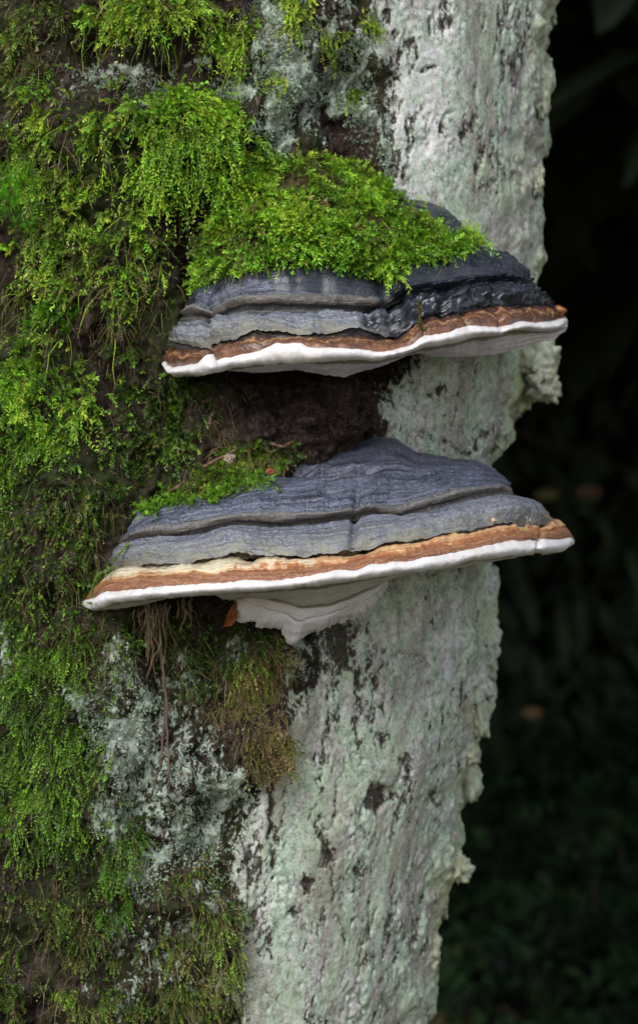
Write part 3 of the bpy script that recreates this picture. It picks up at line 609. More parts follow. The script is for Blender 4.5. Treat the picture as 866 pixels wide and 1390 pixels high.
UPPER, UB = bracket('bracket_fungus', 'upper of the two bracket fungi, dark wet cap under a bright moss cushion',
    [(U_TOP, 0.000), (U_A, 0.066), (U_B, 0.070), (U_C, 0.068), (U_D, 0.100), (U_E0, 0.096), (U_E, 0.116), (U_F, 0.112), ([(x, y - 7.0 * abs(math.sin(math.pi * (min(max(x, 221), 770) - 221) / 549)) ** 0.5) for x, y in U_F], 0.106), ([(x, y - 0.5) for x, y in U_F], 0.099), (U_H, 0.062), (U_K, -0.03)],
    [('old_cap_crust', CR_TOP, 50, 0.012, (0.6, 0.8), 0.0013), ('growth_ridge', CR_RIDGE, 16, 0.0042, (0.9, 0.3), 0.0011), ('groove', CR_GROOVE, 12, -0.0040, (0.9, 0.2), 0.0008),
     ('grey_growth_zone', CR_BIG, 32, 0.0075, (0.8, 0.5), 0.0022), ('crust_lip', CR_EDGE, 8, -0.0018, (0.9, -0.2), 0.0010), ('rust_margin_band', WETRUST, 26, 0.0040, (0.85, 0.4), 0.0013),
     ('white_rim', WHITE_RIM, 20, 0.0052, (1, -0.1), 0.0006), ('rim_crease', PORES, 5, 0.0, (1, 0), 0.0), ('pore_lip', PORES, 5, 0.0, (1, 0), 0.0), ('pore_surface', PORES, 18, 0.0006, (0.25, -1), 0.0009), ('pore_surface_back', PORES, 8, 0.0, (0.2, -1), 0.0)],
    0.015, 0.085, 13, DENT_U, wet_upper, 0.09, (3, 4, 5), [(0.9, 1.2, 0.02), (0.75, 0.8, 0.02)])
for nm in ('amber_nodule',):        # rounded amber knob at the right end of the upper margin
    u, v = np.meshgrid(np.linspace(0, 2 * math.pi, 28, endpoint=False), np.linspace(0.03, math.pi - 0.03, 16))
    Q = np.stack([np.cos(u) * np.sin(v), np.sin(u) * np.sin(v), np.cos(v)], -1)
    V = at(757, 423, 0.080) + Q * (1 + 0.3 * fbm(Q, 1.2, 3, 3))[..., None] * np.array([11, 14, 9]) * S
    n_ = 28 * 16
    child(obj(nm, mesh_np(nm, V, grid_faces(16, 28, 0, True), m_plain('amber', (0.20, 0.07, 0.022), (0.40, 0.17, 0.06), 90, 0.2, 0.25, 0.6))), UPPER)

# ------------------------------------------------------------------ moss, lichen, dry strands
DOWN = np.array([0, 0, -1.0])
def shoots(P, N, d, L, droop, nl, ll, lw, spread, ctip, cbase, seed, flat=0.8, curl=0.25):
    """leafy moss shoots: every shoot a bent stem with 2*nl folded leaflets. P,N,d (n,3); L,droop,ll,lw (n,); colours (n,3)"""
    r = np.random.default_rng(seed); n = len(P)
    u = (np.arange(nl) + 0.5) / nl
    g = DOWN + 0.0 * N
    stem = P[:, None] + d[:, None] * (L[:, None] * u)[..., None] + g[:, None] * ((droop * L)[:, None] * u ** 2)[..., None]
    tan = unit(d[:, None] + 2 * g[:, None] * (droop[:, None] * u)[..., None])
    face = unit(N[:, None] + 0.5 * r.normal(size=(n, 1, 3)))
    side = unit(np.cross(tan, face)); up = np.cross(side, tan)
    Vs, Cs = [], []
    taper = 0.55 + 0.45 * np.sin(math.pi * np.clip(u * 0.9 + 0.12, 0, 1))
    for sg in (-1, 1):
        a = spread + 0.25 * r.normal(size=(n, nl))
        roll = (1 - flat) * math.pi * r.uniform(-1, 1, size=(n, nl)) + 0.35 * r.normal(size=(n, nl))
        sd = side * np.cos(roll)[..., None] + up * np.sin(roll)[..., None]
        ld = unit(tan * np.cos(a)[..., None] + sg * sd * np.sin(a)[..., None])
        ln = (ll[:, None] * taper * (1 + 0.25 * r.normal(size=(n, nl))))[..., None]
        w = unit(np.cross(ld, up)) * lw[:, None, None] * (1 + 0.2 * r.normal(size=(n, nl, 1)))
        base = stem
        tip = stem + ld * ln + up * ln * curl * r.normal(size=(n, nl, 1)) * 0.6
        mid = stem + ld * ln * 0.45 + up * (ln * 0.18)
        ml = mid - w - up * ln * 0.14; mr = mid + w - up * ln * 0.14
        Vs.append(np.stack([base, ml, tip, mr], 2))
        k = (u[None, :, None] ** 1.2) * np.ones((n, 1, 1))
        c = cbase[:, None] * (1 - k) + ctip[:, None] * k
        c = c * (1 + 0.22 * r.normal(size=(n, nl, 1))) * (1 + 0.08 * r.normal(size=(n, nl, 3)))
        Cs.append(np.repeat(np.clip(c, 0.004, 0.9)[:, :, None], 4, 2))
    # stems as slim strips
    V = np.concatenate(Vs, 1).reshape(-1, 3); C = np.concatenate(Cs, 1).reshape(-1, 3)
    q = len(V) // 4; b = np.arange(q) * 4
    F = np.concatenate([np.stack([b, b + 1, b + 2], -1), np.stack([b, b + 2, b + 3], -1)])
    return V, F, C
def strands(P, d, L, droop, rad, col, seed, k=5, wig=0.25):
    """thin three-sided fibres"""
    r = np.random.default_rng(seed); n = len(P)
    u = np.linspace(0, 1, k)
    w = np.cumsum(r.normal(size=(n, k, 3)) * wig, 1) * u[None, :, None]
    c = P[:, None] + d[:, None] * (L[:, None] * u)[..., None] + DOWN * ((droop * L)[:, None] * u ** 2)[..., None] + w * L[:, None, None] * 0.3
    ax = unit(r.normal(size=(n, 1, 3))); t = unit(np.gradient(c, axis=1)); a = unit(np.cross(t, ax)); b = np.cross(t, a)
    rr = rad[:, None, None] * (1 - 0.75 * u)[None, :, None]
    ring = np.stack([c + rr * (a * math.cos(x) + b * math.sin(x)) for x in (0, 2.094, 4.189)], 2)   # n,k,3,3
    V = ring.reshape(-1, 3)
    F = []
    base = (np.arange(n) * k * 3)[:, None, None]
    for i in range(3):
        i2 = (i + 1) % 3
        s = base + (np.arange(k - 1) * 3)[None, :, None]
        F.append(np.concatenate([s + i, s + i2, s + 3 + i2], 2).reshape(-1, 3)); F.append(np.concatenate([s + i, s + 3 + i2, s + 3 + i], 2).reshape(-1, 3))
    cc = col[:, None] * (1 + 0.15 * r.normal(size=(n, k, 1)))
    C = np.repeat(np.clip(cc, 0.004, 0.9)[:, :, None], 3, 2).reshape(-1, 3)
    return V, np.concatenate(F), C
def join(parts):
    V, F, C, o = [], [], [], 0
    for v, f, c in parts:
        V.append(v); F.append(f + o); C.append(c); o += len(v)
    return np.concatenate(V), np.concatenate(F), np.concatenate(C)
def pick(src, n, w, seed):
    r = np.random.default_rng(seed); w = np.clip(w, 0, None); w = w / w.sum()
    i = r.choice(len(w), size=n, replace=True, p=w)
    return src['P'][i] + r.normal(size=(n, 3)) * 0.0006, src['N'][i], src['px'][i], src['py'][i], r

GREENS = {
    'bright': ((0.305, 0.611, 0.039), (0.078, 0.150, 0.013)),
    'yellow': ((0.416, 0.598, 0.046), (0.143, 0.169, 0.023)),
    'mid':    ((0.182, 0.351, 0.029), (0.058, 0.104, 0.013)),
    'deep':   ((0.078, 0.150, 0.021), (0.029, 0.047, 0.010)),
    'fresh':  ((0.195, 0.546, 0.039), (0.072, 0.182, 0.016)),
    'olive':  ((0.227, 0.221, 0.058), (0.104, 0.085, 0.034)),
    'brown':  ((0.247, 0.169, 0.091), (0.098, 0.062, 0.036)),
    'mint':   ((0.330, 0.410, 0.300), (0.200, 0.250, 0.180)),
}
def cols(names, ps, n, r, var=0.12):
    k = r.choice(len(names), size=n, p=np.array(ps) / np.sum(ps))
    T = np.array([GREENS[m][0] for m in names])[k]; B = np.array([GREENS[m][1] for m in names])[k]
    f = 1 + var * r.normal(size=(n, 1))
    return T * f, B * f
FORMS = {   # length mm, droop, leaflets per side, leaf mm, half width mm, spread, flat, normal lean, side wander
    'feather': (11.5, 0.35, 10, 3.3, 0.46, 0.62, 0.75, 0.75, 0.7),
    'hanging': (18.0, 0.65, 12, 3.6, 0.40, 0.42, 0.7, 0.55, 0.5),
    'carpet':  (7.0, 0.6, 8, 1.7, 0.28, 0.45, 0.5, 0.7, 0.45),
    'haircap': (10.0, 0.05, 9, 3.6, 0.28, 0.38, 0.15, 0.65, 0.35),
    'crumb':   (5.5, 0.3, 7, 2.0, 0.42, 0.75, 0.55, 0.8, 0.8),
    'lichen':  (4.0, 0.15, 5, 1.3, 0.60, 0.9, 0.3, 0.9, 0.9),
}
def sprigs_from(src, n, w, form, names, ps, seed, scale=1.0, up=0.0, clump=0.0):
    Ln, dr, nl, ll, lw, sp, fl, lean, wand = FORMS[form]
    if clump:   # gather the shoots into tufts of uneven height
        w = w * sstep(-0.12, 0.28, fbm(src['P'], 55, seed, 3)) ** clump
    P, N, px, py, r = pick(src, n, w, seed)
    flow = np.stack([fbm(P, 40, seed + 1, 2), 0 * px, fbm(P, 40, seed + 2, 2)], -1)
    d = unit(N * lean + flow * 0.9 + wand * 0.5 * r.normal(size=(n, 3)) + np.array([0, 0, up]))
    tuft = 1 + 1.2 * fbm(P, 60, seed + 4, 2)
    L = Ln * 0.001 * scale * np.clip(tuft * (1 + 0.28 * r.normal(size=n)), 0.35, 2.2)
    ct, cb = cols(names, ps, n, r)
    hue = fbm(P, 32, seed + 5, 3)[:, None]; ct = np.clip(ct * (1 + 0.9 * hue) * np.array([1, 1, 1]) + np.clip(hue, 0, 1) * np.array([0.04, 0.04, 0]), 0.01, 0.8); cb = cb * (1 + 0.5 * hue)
    return shoots(P, N, d, L, dr * (1 + 0.3 * r.normal(size=n)), nl, ll * 0.001 * scale * np.clip(np.exp(0.3 * r.normal(size=n)), 0.5, 1.7), lw * 0.001 * scale * np.ones(n), sp, ct, cb, seed + 9, fl)
def fibres_from(src, n, w, Lmm, names, ps, seed, rad=0.22, droop=0.7, lean=0.5):
    P, N, px, py, r = pick(src, n, w, seed)
    d = unit(N * lean + 0.6 * r.normal(size=(n, 3)) + DOWN * 0.3)
    ct, cb = cols(names, ps, n, r, 0.25)
    return strands(P, d, Lmm * 0.001 * (0.5 + r.random(n)), droop * (0.6 + 0.8 * r.random(n)), rad * 0.001 * (0.7 + 0.7 * r.random(n)), ct, seed + 3)
def W(src, L, warp=30, seed=1):
    n1 = fbm(src['P'], 28, 300 + seed, 3) * warp; n2 = fbm(src['P'], 28, 340 + seed, 3) * warp
    return blobs(src['px'] + n1, src['py'] + n2, [(x, y, rx, ry, 1.0) for x, y, rx, ry in L], 3.0)
def moss_obj(name, parts, mat, label, cat, group=None):
    V, F, C = join(parts)
    o = obj(name, mesh_np(name, V, F, mat, False, None, C))
    return tag(o, label, cat, group, 'stuff')
OLD = (1 - sstep(0.3, 0.8, TR['right']))
BARE = [(110, 85, 48, 32), (256, 330, 22, 75), (150, 505, 42, 45), (125, 622, 55, 26), (20, 440, 32, 28), (60, 668, 65, 22), (80, 835, 70, 18), (205, 470, 26, 50), (215, 700, 36, 26), (100, 1215, 38, 22), (15, 150, 20, 14), (8, 335, 14, 36), (135, 300, 14, 22), (60, 225, 16, 10), (110, 470, 24, 16), (150, 720, 22, 26), (40, 790, 30, 16), (180, 800, 20, 30), (128, 960, 14, 60), (30, 1255, 30, 18)]
OLD = OLD * (1 - 0.93 * blobs(TR['px'] + 22 * fbm(TR['P'], 45, 402, 3), TR['py'] + 22 * fbm(TR['P'], 45, 407, 3), [(*b, 1.0) for b in BARE], 2.6))
MG = 'moss growing on the old bark'

# 1. the overhanging tuft left above the upper bracket
w = W(TR, [(262, 175, 62, 42), (300, 215, 42, 40), (215, 185, 30, 40), (235, 245, 50, 28)], 22, 1) * OLD
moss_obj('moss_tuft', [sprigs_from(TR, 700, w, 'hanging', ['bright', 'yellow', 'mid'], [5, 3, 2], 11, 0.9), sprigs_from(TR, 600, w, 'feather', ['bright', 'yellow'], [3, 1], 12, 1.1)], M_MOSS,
         'bright green moss tuft overhanging to the upper left of the upper bracket', 'moss', MG)
# 2. yellow-green clumps down the upper left of the trunk
w = W(TR, [(90, 170, 110, 40), (60, 250, 70, 55), (150, 270, 60, 60), (170, 350, 55, 50), (90, 350, 70, 50), (110, 410, 60, 35), (30, 470, 45, 30), (60, 125, 40, 16)], 40, 2) * OLD
fib = W(TR, [(185, 330, 50, 60), (130, 400, 60, 60), (60, 200, 90, 90), (40, 440, 60, 50)], 30, 9) * OLD
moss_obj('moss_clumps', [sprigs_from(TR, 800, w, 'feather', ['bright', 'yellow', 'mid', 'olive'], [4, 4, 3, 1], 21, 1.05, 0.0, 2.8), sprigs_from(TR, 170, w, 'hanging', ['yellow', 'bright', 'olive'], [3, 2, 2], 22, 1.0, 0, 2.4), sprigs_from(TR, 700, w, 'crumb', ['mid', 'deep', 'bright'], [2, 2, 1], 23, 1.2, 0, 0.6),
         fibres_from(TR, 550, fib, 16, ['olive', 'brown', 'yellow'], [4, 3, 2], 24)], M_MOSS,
         'loose yellow-green moss clumps covering the upper left of the trunk', 'moss', MG)
# 3. fringe hanging in from the top
w = W(TR, [(215, 14, 60, 24), (160, 25, 30, 20), (300, 40, 24, 20), (395, 15, 18, 25), (335, 65, 12, 35)], 20, 3) * OLD
moss_obj('moss_fringe', [sprigs_from(TR, 480, w, 'hanging', ['yellow', 'bright', 'mid', 'olive'], [4, 3, 2, 2], 31, 1.0), sprigs_from(TR, 260, w, 'feather', ['bright', 'yellow'], [1, 1], 32, 1.1), fibres_from(TR, 250, w, 18, ['olive', 'yellow'], [1, 1], 33)], M_MOSS,
         'fringe of hanging yellow-green moss at the very top of the trunk', 'moss', MG)
w = W(TR, [(40, 40, 60, 50), (100, 30, 40, 30), (30, 110, 50, 30)], 40, 21) * OLD
moss_obj('moss_carpet', [sprigs_from(TR, 420, w, 'crumb', ['deep', 'olive', 'mid'], [3, 2, 2], 35, 1.2, 0, 1.4), sprigs_from(TR, 160, w, 'feather', ['mid', 'olive', 'yellow'], [2, 2, 1], 36, 0.9, 0, 1.6), fibres_from(TR, 260, w, 10, ['brown', 'olive', 'deep'], [3, 2, 1], 37)], M_MOSS,
         'thin dull brownish moss in the top left corner', 'moss', MG)
# 4. haircap tufts: straight bright spikes at the far left
w = W(TR, [(25, 265, 28, 40), (42, 310, 22, 22)], 14, 4) * OLD
moss_obj('haircap_moss', [sprigs_from(TR, 330, w, 'haircap', ['fresh', 'mid'], [4, 1], 41, 1.1, 0.55)], M_MOSS, 'spiky fresh green haircap moss at the left edge, level with the moss cushion', 'moss', 'haircap moss tufts')
w = W(TR, [(78, 430, 22, 28)], 10, 5) * OLD
moss_obj('haircap_moss', [sprigs_from(TR, 200, w, 'haircap', ['fresh', 'mid'], [2, 2], 42, 1.0, 0.35)], M_MOSS, 'small spiky green haircap tuft left of the upper bracket', 'moss', 'haircap moss tufts')
# 5. moss beside and between the brackets on the left
w = W(TR, [(50, 530, 65, 40), (40, 590, 50, 35), (15, 610, 30, 25), (85, 560, 40, 20)], 24, 6) * OLD
moss_obj('moss_ledge', [sprigs_from(TR, 750, w, 'feather', ['bright', 'yellow', 'mid'], [4, 2, 2], 51, 1.05, 0, 2.0), sprigs_from(TR, 250, w, 'hanging', ['bright', 'mid'], [1, 1], 52)], M_MOSS, 'bright moss ledge at the left edge between the levels of the two brackets', 'moss', MG)
w = W(TR, [(190, 590, 75, 60), (140, 640, 55, 45), (230, 520, 40, 60), (170, 480, 35, 55), (110, 690, 40, 40)], 34, 7) * OLD
moss_obj('moss_carpet', [sprigs_from(TR, 800, w, 'crumb', ['mid', 'deep', 'bright'], [2, 5, 0.5], 61, 1.15, 0, 2.6), sprigs_from(TR, 400, w, 'feather', ['deep', 'mid', 'olive'], [4, 1, 1], 62, 0.85, 0, 2.2), fibres_from(TR, 320, w, 9, ['olive', 'brown', 'deep'], [2, 2, 4], 63)], M_MOSS,
         'dark green moss carpet between the left ends of the two brackets', 'moss', MG)
w = W(TR, [(50, 720, 75, 70), (110, 780, 45, 50), (30, 640, 40, 25), (100, 830, 40, 20), (20, 800, 40, 50)], 34, 8) * OLD
moss_obj('moss_carpet', [sprigs_from(TR, 950, w, 'carpet', ['mid', 'deep', 'olive'], [2, 4, 2], 71, 1.15, 0, 2.2), sprigs_from(TR, 600, w, 'crumb', ['mid', 'deep'], [1, 1], 72, 1.1), fibres_from(TR, 400, w, 10, ['olive', 'brown', 'deep'], [3, 3, 2], 73)], M_MOSS,
         'dull green and brown moss left of the lower bracket', 'moss', MG)
# 6. dense fine carpet at the lower left
w = W(TR, [(60, 930, 72, 70), (55, 1040, 70, 80), (50, 1120, 60, 45), (20, 870, 30, 30), (100, 880, 25, 30)], 22, 9) * OLD
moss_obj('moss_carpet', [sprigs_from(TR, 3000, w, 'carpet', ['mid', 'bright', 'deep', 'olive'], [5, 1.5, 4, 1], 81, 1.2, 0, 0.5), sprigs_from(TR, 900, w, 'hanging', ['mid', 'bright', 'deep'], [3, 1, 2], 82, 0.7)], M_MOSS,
         'dense fine green moss carpet at the lower left, below the lower bracket', 'moss', MG)
w = W(TR, [(60, 1220, 75, 50), (110, 1290, 60, 50), (30, 1330, 60, 70), (100, 1180, 25, 40), (120, 1370, 90, 40)], 34, 10) * OLD
moss_obj('moss_clumps', [sprigs_from(TR, 1300, w, 'carpet', ['mid', 'olive', 'deep', 'brown'], [4, 3, 3, 1], 91, 1.2, 0, 1.5), fibres_from(TR, 380, w, 11, ['brown', 'olive', 'deep'], [2, 4, 4], 92)], M_MOSS,
         'olive and green moss clumps at the bottom left corner', 'moss', MG)
w = W(TR, [(163, 1180, 22, 60), (150, 1235, 14, 25), (180, 1140, 14, 20)], 14, 11) * OLD
moss_obj('moss_tuft', [sprigs_from(TR, 420, w, 'carpet', ['mid', 'fresh', 'olive'], [4, 2, 1], 93, 1.25)], M_MOSS, 'narrow green moss strip hanging among grey lichen, lower left of centre', 'moss', MG)
w = W(TR, [(300, 1260, 40, 45), (250, 1200, 40, 22), (285, 1180, 14, 25), (230, 1290, 40, 30), (320, 1310, 30, 40), (260, 1360, 70, 30)], 26, 12) * OLD
moss_obj('moss_tuft', [sprigs_from(TR, 700, w, 'carpet', ['olive', 'mid', 'deep'], [3, 3, 1], 94, 1.3), fibres_from(TR, 400, w, 14, ['olive', 'brown'], [3, 1], 95)], M_MOSS, 'olive moss beside a black hollow at the bottom centre', 'moss', MG)
w = W(TR, [(350, 940, 38, 30), (365, 1010, 34, 34), (320, 970, 30, 25), (372, 900, 24, 25)], 16, 13) * OLD
moss_obj('withered_moss', [fibres_from(TR, 1100, w, 8, ['brown', 'olive'], [3, 2], 96, 0.22, 0.8, 0.5), sprigs_from(TR, 350, W(TR, [(345, 925, 34, 28), (375, 895, 20, 20)], 14, 14), 'carpet', ['mid', 'olive', 'brown'], [2, 3, 2], 97, 1.1),
         sprigs_from(TR, 500, W(TR, [(366, 1020, 26, 26)], 12, 15), 'carpet', ['olive', 'brown'], [3, 2], 98, 1.5)], M_DRY, 'withered brown moss tuft below the white hanging pores of the lower bracket', 'moss', MG)
w = W(TR, [(290, 890, 40, 35), (260, 930, 25, 25), (240, 870, 30, 30), (175, 870, 40, 25), (130, 850, 40, 18), (335, 870, 30, 20)], 26, 16) * OLD
moss_obj('moss_carpet', [sprigs_from(TR, 650, w, 'crumb', ['deep', 'mid'], [3, 1], 101, 1.1), fibres_from(TR, 500, w, 12, ['brown', 'olive', 'deep'], [3, 1, 1], 102)], M_MOSS, 'dark thin moss in the shade just under the lower bracket', 'moss', MG)
for k, (x, y, rx, ry, lab) in enumerate([(452, 60, 14, 22, 'small moss tuft on lichen right of the trunk crevice, near the top'), (480, 130, 12, 12, 'tiny moss tuft on mint lichen above the moss cushion'), (372, 110, 14, 16, 'small olive moss tuft among lichen fronds near the top centre'), (500, 30, 10, 14, 'tiny moss sprig at the border of the pale bark, top centre')]):
    moss_obj('moss_sprig', [sprigs_from(TR, 70, W(TR, [(x, y, rx, ry)], 6, 20 + k), 'carpet', ['yellow', 'mid'], [2, 2], 110 + k, 1.2)], M_MOSS, lab, 'moss', 'small moss tufts near the top')
# brown litter fibres caught in the dark hollows
w = W(TR, [(110, 70, 70, 40), (250, 330, 40, 60), (180, 450, 60, 60), (150, 700, 60, 70), (300, 560, 30, 40), (90, 840, 60, 30), (230, 860, 50, 40), (100, 1260, 60, 40), (220, 120, 50, 30)], 40, 30) * OLD
moss_obj('plant_litter', [fibres_from(TR, 900, w, 9, ['brown', 'olive'], [4, 1], 121, 0.17, 0.4, 0.25)], M_DRY, 'dead brown fibres and litter caught in the dark hollows of the bark', 'litter')
# lichen fronds
for k, (L, n, lab) in enumerate([([(378, 50, 34, 55), (350, 90, 22, 30), (395, 120, 24, 40), (375, 170, 26, 32)], 1500, 'pale mint lichen fronds left of the dark crevice, top centre'), ([(160, 112, 50, 14), (215, 135, 30, 14), (112, 95, 14, 10), (310, 120, 18, 30)], 620, 'grey-green lichen rosettes above the overhanging moss tuft'),
        ([(470, 75, 24, 34), (485, 150, 22, 36), (455, 115, 12, 40), (520, 200, 10, 24)], 900, 'mint lichen crust right of the dark crevice'), ([(165, 1000, 40, 60), (160, 905, 18, 40), (150, 1110, 22, 36), (195, 955, 26, 30)], 900, 'pale lichen crust beside the fine moss carpet, lower left'), ([(290, 1060, 34, 24), (255, 920, 24, 24), (250, 1140, 34, 36), (205, 1190, 26, 30), (285, 1130, 16, 50), (240, 1040, 16, 40)], 1200, 'whitish lichen patches below the hanging root')]):
    moss_obj('lichen_patch', [sprigs_from(TR, n, W(TR, L, 26, 40 + k), 'lichen', ['mint'], [1], 130 + k, 0.75)], M_LICHEN, lab, 'lichen', 'lichen on the bark')

# ---- the moss cushion on the upper bracket
def cushion():
    n, m = 260, 130
    u = np.linspace(0, 1, n); s = np.linspace(0, 1, m)
    bx = [(262, 396), (272, 382), (300, 368), (340, 361), (400, 355), (440, 358), (480, 365), (505, 374), (530, 378), (548, 364), (560, 352), (590, 346), (625, 343), (640, 338)]
    tp = [(290, 345), (298, 312), (312, 275), (340, 240), (385, 216), (420, 210), (455, 219), (490, 236), (525, 254), (550, 276), (568, 300), (595, 318), (634, 336)]
    xb = 262 + 376 * u; yb = smooth_curve(bx, xb, 5); xt = 290 + 344 * u; yt = smooth_curve(tp, xt, 8)
    # where the cap lies
    cap = UB['old_cap_crust'].reshape(-1, 3); cx_, cy_ = proj(cap)
    Yb = np.array([cap[np.argmin((cx_ - a) ** 2 + (cy_ - b) ** 2), 1] for a, b in zip(xb, yb)])
    Yb = np.convolve(np.pad(Yb, 8, 'edge'), np.ones(17) / 17, 'valid')
    Yt = np.array([trunk_at(a, b)[0][1] for a, b in zip(xt, yt)]); Yt = np.convolve(np.pad(Yt, 12, 'edge'), np.ones(25) / 25, 'valid')
    Pb, Pt = at(xb, yb, Yb - 0.001), at(xt, yt, Yt + 0.004)
    e = np.sin(math.pi * u) ** 0.5
    B = Pb[None] * (1 - s)[:, None, None] + Pt[None] * s[:, None, None]
    lift = 0.020 * np.sin(math.pi * s ** 0.75)[:, None] * e[None]
    B = B + lift[..., None] * np.array([0, -0.75, 0.45]) + (0.006 * fbm(B, 45, 77, 3) * np.sin(math.pi * s)[:, None])[..., None] * np.array([0, -0.8, 0.5])
    N = unit(np.cross(np.gradient(B, axis=1), np.gradient(B, axis=0)))
    N = unit(N + np.array([0, -0.3, 0.45]))
    qx, qy = proj(B)
    root = empty('moss_cushion', tuple(float(v) for v in B[0, n // 2]))
    tag(root, 'thick bright green moss cushion lying on top of the upper bracket', 'moss')
    child(obj('litter_mound', mesh_np('litter_mound', B, grid_faces(m, n)[:, ::-1], M_LITTER)), root)
    src = dict(P=B.reshape(-1, 3), N=N.reshape(-1, 3), px=qx.ravel(), py=qy.ravel())
    bare = blobs(src['px'], src['py'], [(335, 335, 26, 14, 1.0), (300, 345, 16, 10, .8), (370, 325, 14, 10, .6)], 2)
    w = (1 - 0.85 * bare) * (0.55 + 0.45 * sstep(-0.2, 0.2, fbm(src['P'], 60, 79, 2)))
    fringe = np.repeat((s < 0.12)[:, None], n, 1).ravel() * 1.0
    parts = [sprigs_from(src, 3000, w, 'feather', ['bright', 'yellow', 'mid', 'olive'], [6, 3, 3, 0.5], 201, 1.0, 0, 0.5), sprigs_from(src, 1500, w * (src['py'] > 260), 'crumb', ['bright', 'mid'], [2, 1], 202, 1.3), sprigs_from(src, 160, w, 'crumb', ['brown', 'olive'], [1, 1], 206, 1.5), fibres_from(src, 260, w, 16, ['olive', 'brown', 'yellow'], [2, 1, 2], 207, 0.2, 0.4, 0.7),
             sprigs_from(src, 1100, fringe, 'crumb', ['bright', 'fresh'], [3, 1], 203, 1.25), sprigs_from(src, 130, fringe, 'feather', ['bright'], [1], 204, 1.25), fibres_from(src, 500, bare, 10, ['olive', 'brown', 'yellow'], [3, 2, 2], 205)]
    V, F, C = join(parts)
    o = child(obj('shoots', mesh_np('shoots', V, F, M_MOSS, False, None, C)), root); o['kind'] = 'stuff'
cushion()
# ---- thin moss on the left shoulder of the lower bracket
cap = LB['old_cap_crust']; capN = unit(np.cross(np.gradient(cap, axis=1), np.gradient(cap, axis=0))); capN = np.where(capN[..., 1:2] > 0, -capN, capN)
qx, qy = proj(cap); LC = dict(P=cap.reshape(-1, 3), N=capN.reshape(-1, 3), px=qx.ravel(), py=qy.ravel())
w = blobs(LC['px'], LC['py'], [(330, 648, 34, 18, 1), (285, 664, 30, 15, 1), (240, 680, 22, 9, .8), (205, 694, 14, 8, .35), (360, 632, 22, 16, .8)], 3)
w2 = W(TR, [(340, 622, 36, 16), (300, 645, 30, 14), (255, 662, 30, 10), (370, 612, 20, 12)], 8, 50)
moss_obj('moss_tuft', [sprigs_from(LC, 700, w, 'feather', ['bright', 'mid', 'fresh'], [3, 2, 1], 211, 0.8), sprigs_from(LC, 500, w, 'crumb', ['bright', 'mid'], [2, 1], 212, 1.1), sprigs_from(TR, 500, w2, 'feather', ['mid', 'olive', 'deep'], [3, 2, 1], 213, 0.9), fibres_from(TR, 250, w2, 14, ['olive', 'brown'], [2, 3], 214)], M_MOSS,
         'green moss tuft creeping over the left shoulder of the lower bracket', 'moss', MG)

# ------------------------------------------------------------------ twigs, roots and scraps
def path(pts, Y, k=24, jit=0.0006, seed=0):
    """photo-pixel polyline with depths -> smooth 3D path"""
    p = np.array([at(x, y, d)for (x, y), d in zip(pts, Y if hasattr(Y, '__len__') else [Y] * len(pts))])
    L = np.concatenate([[0], np.cumsum(np.linalg.norm(np.diff(p, axis=0), axis=1))]); u = np.linspace(0, L[-1], k)
    q = np.stack([np.interp(u, L, p[:, i]) for i in range(3)], -1)
    q[1:-1] = 0.25 * q[:-2] + 0.5 * q[1:-1] + 0.25 * q[2:]
    return q + jit * np.stack([pn(np.stack([u * 90, 0 * u + seed, 0 * u + i], -1), 1, seed + i) for i in range(3)], -1)
def surf(pts, lift=0.003):
    return [trunk_at(x, y)[0][1] - lift for x, y in pts]
root = empty('hanging_root', tuple(float(v) for v in at(213, 825, -0.01)))
tag(root, 'thin brown forked root dangling down the bark from under the lower bracket', 'root')
a = [(206, 818), (215, 848), (219, 890), (226, 948), (222, 1000), (217, 1040), (207, 1078)]
b = [(226, 948), (228, 1010), (230, 1060), (231, 1116)]
ya = np.minimum(np.array(surf(a, 0.006)), -0.002); yb = np.minimum(np.array(surf(b, 0.006)), -0.002)
yb[0] = ya[3]
child(obj('root_strand', tube_mesh('root_strand', [path(a, ya, 40, 0.0016, 3)], [np.linspace(0.0017, 0.0006, 40)], M_TWIG, 7)), root)
child(obj('root_strand', tube_mesh('root_strand', [path(b, yb, 30, 0.0014, 5)], [np.linspace(0.0011, 0.0004, 30)], M_TWIG, 7)), root)
M_PALEROOT = m_plain('pale_rootlets', (0.10, 0.075, 0.045), (0.26, 0.20, 0.13), 300, 0.85, 0.2, 0.15)
def rootlets(cx, cy, wx, hy, n, seed, label, lean=0.0):
    r = np.random.default_rng(seed); ps, rs = [], []
    for k in range(n):
        x0 = cx + wx * r.normal() * 0.5; l = hy * (0.35 + 0.65 * r.random()); y0 = cy + 4 * r.normal()
        pts = [(x0, y0), (x0 + lean * l * 0.4 + r.normal() * 4, y0 + l * 0.45), (x0 + lean * l + r.normal() * 8, y0 + l)]
        ps.append(path(pts, [-0.012 + 0.006 * r.normal(), -0.012 + 0.006 * r.normal(), -0.004 + 0.006 * r.normal()], 12, 0.002, seed + k)); rs.append(np.linspace(0.00065, 0.0002, 12) * (0.6 + 0.8 * r.random()))
    o = obj('rootlets', tube_mesh('rootlets', ps, rs, M_PALEROOT, 4))
    tag(o, label, 'root', 'rootlets under the lower bracket', 'stuff')
rootlets(208, 822, 20, 95, 46, 301, 'matted pale rootlets hanging beside the forked root')
rootlets(250, 818, 12, 38, 18, 302, 'short tuft of pale rootlets under the white rim', 0.25)
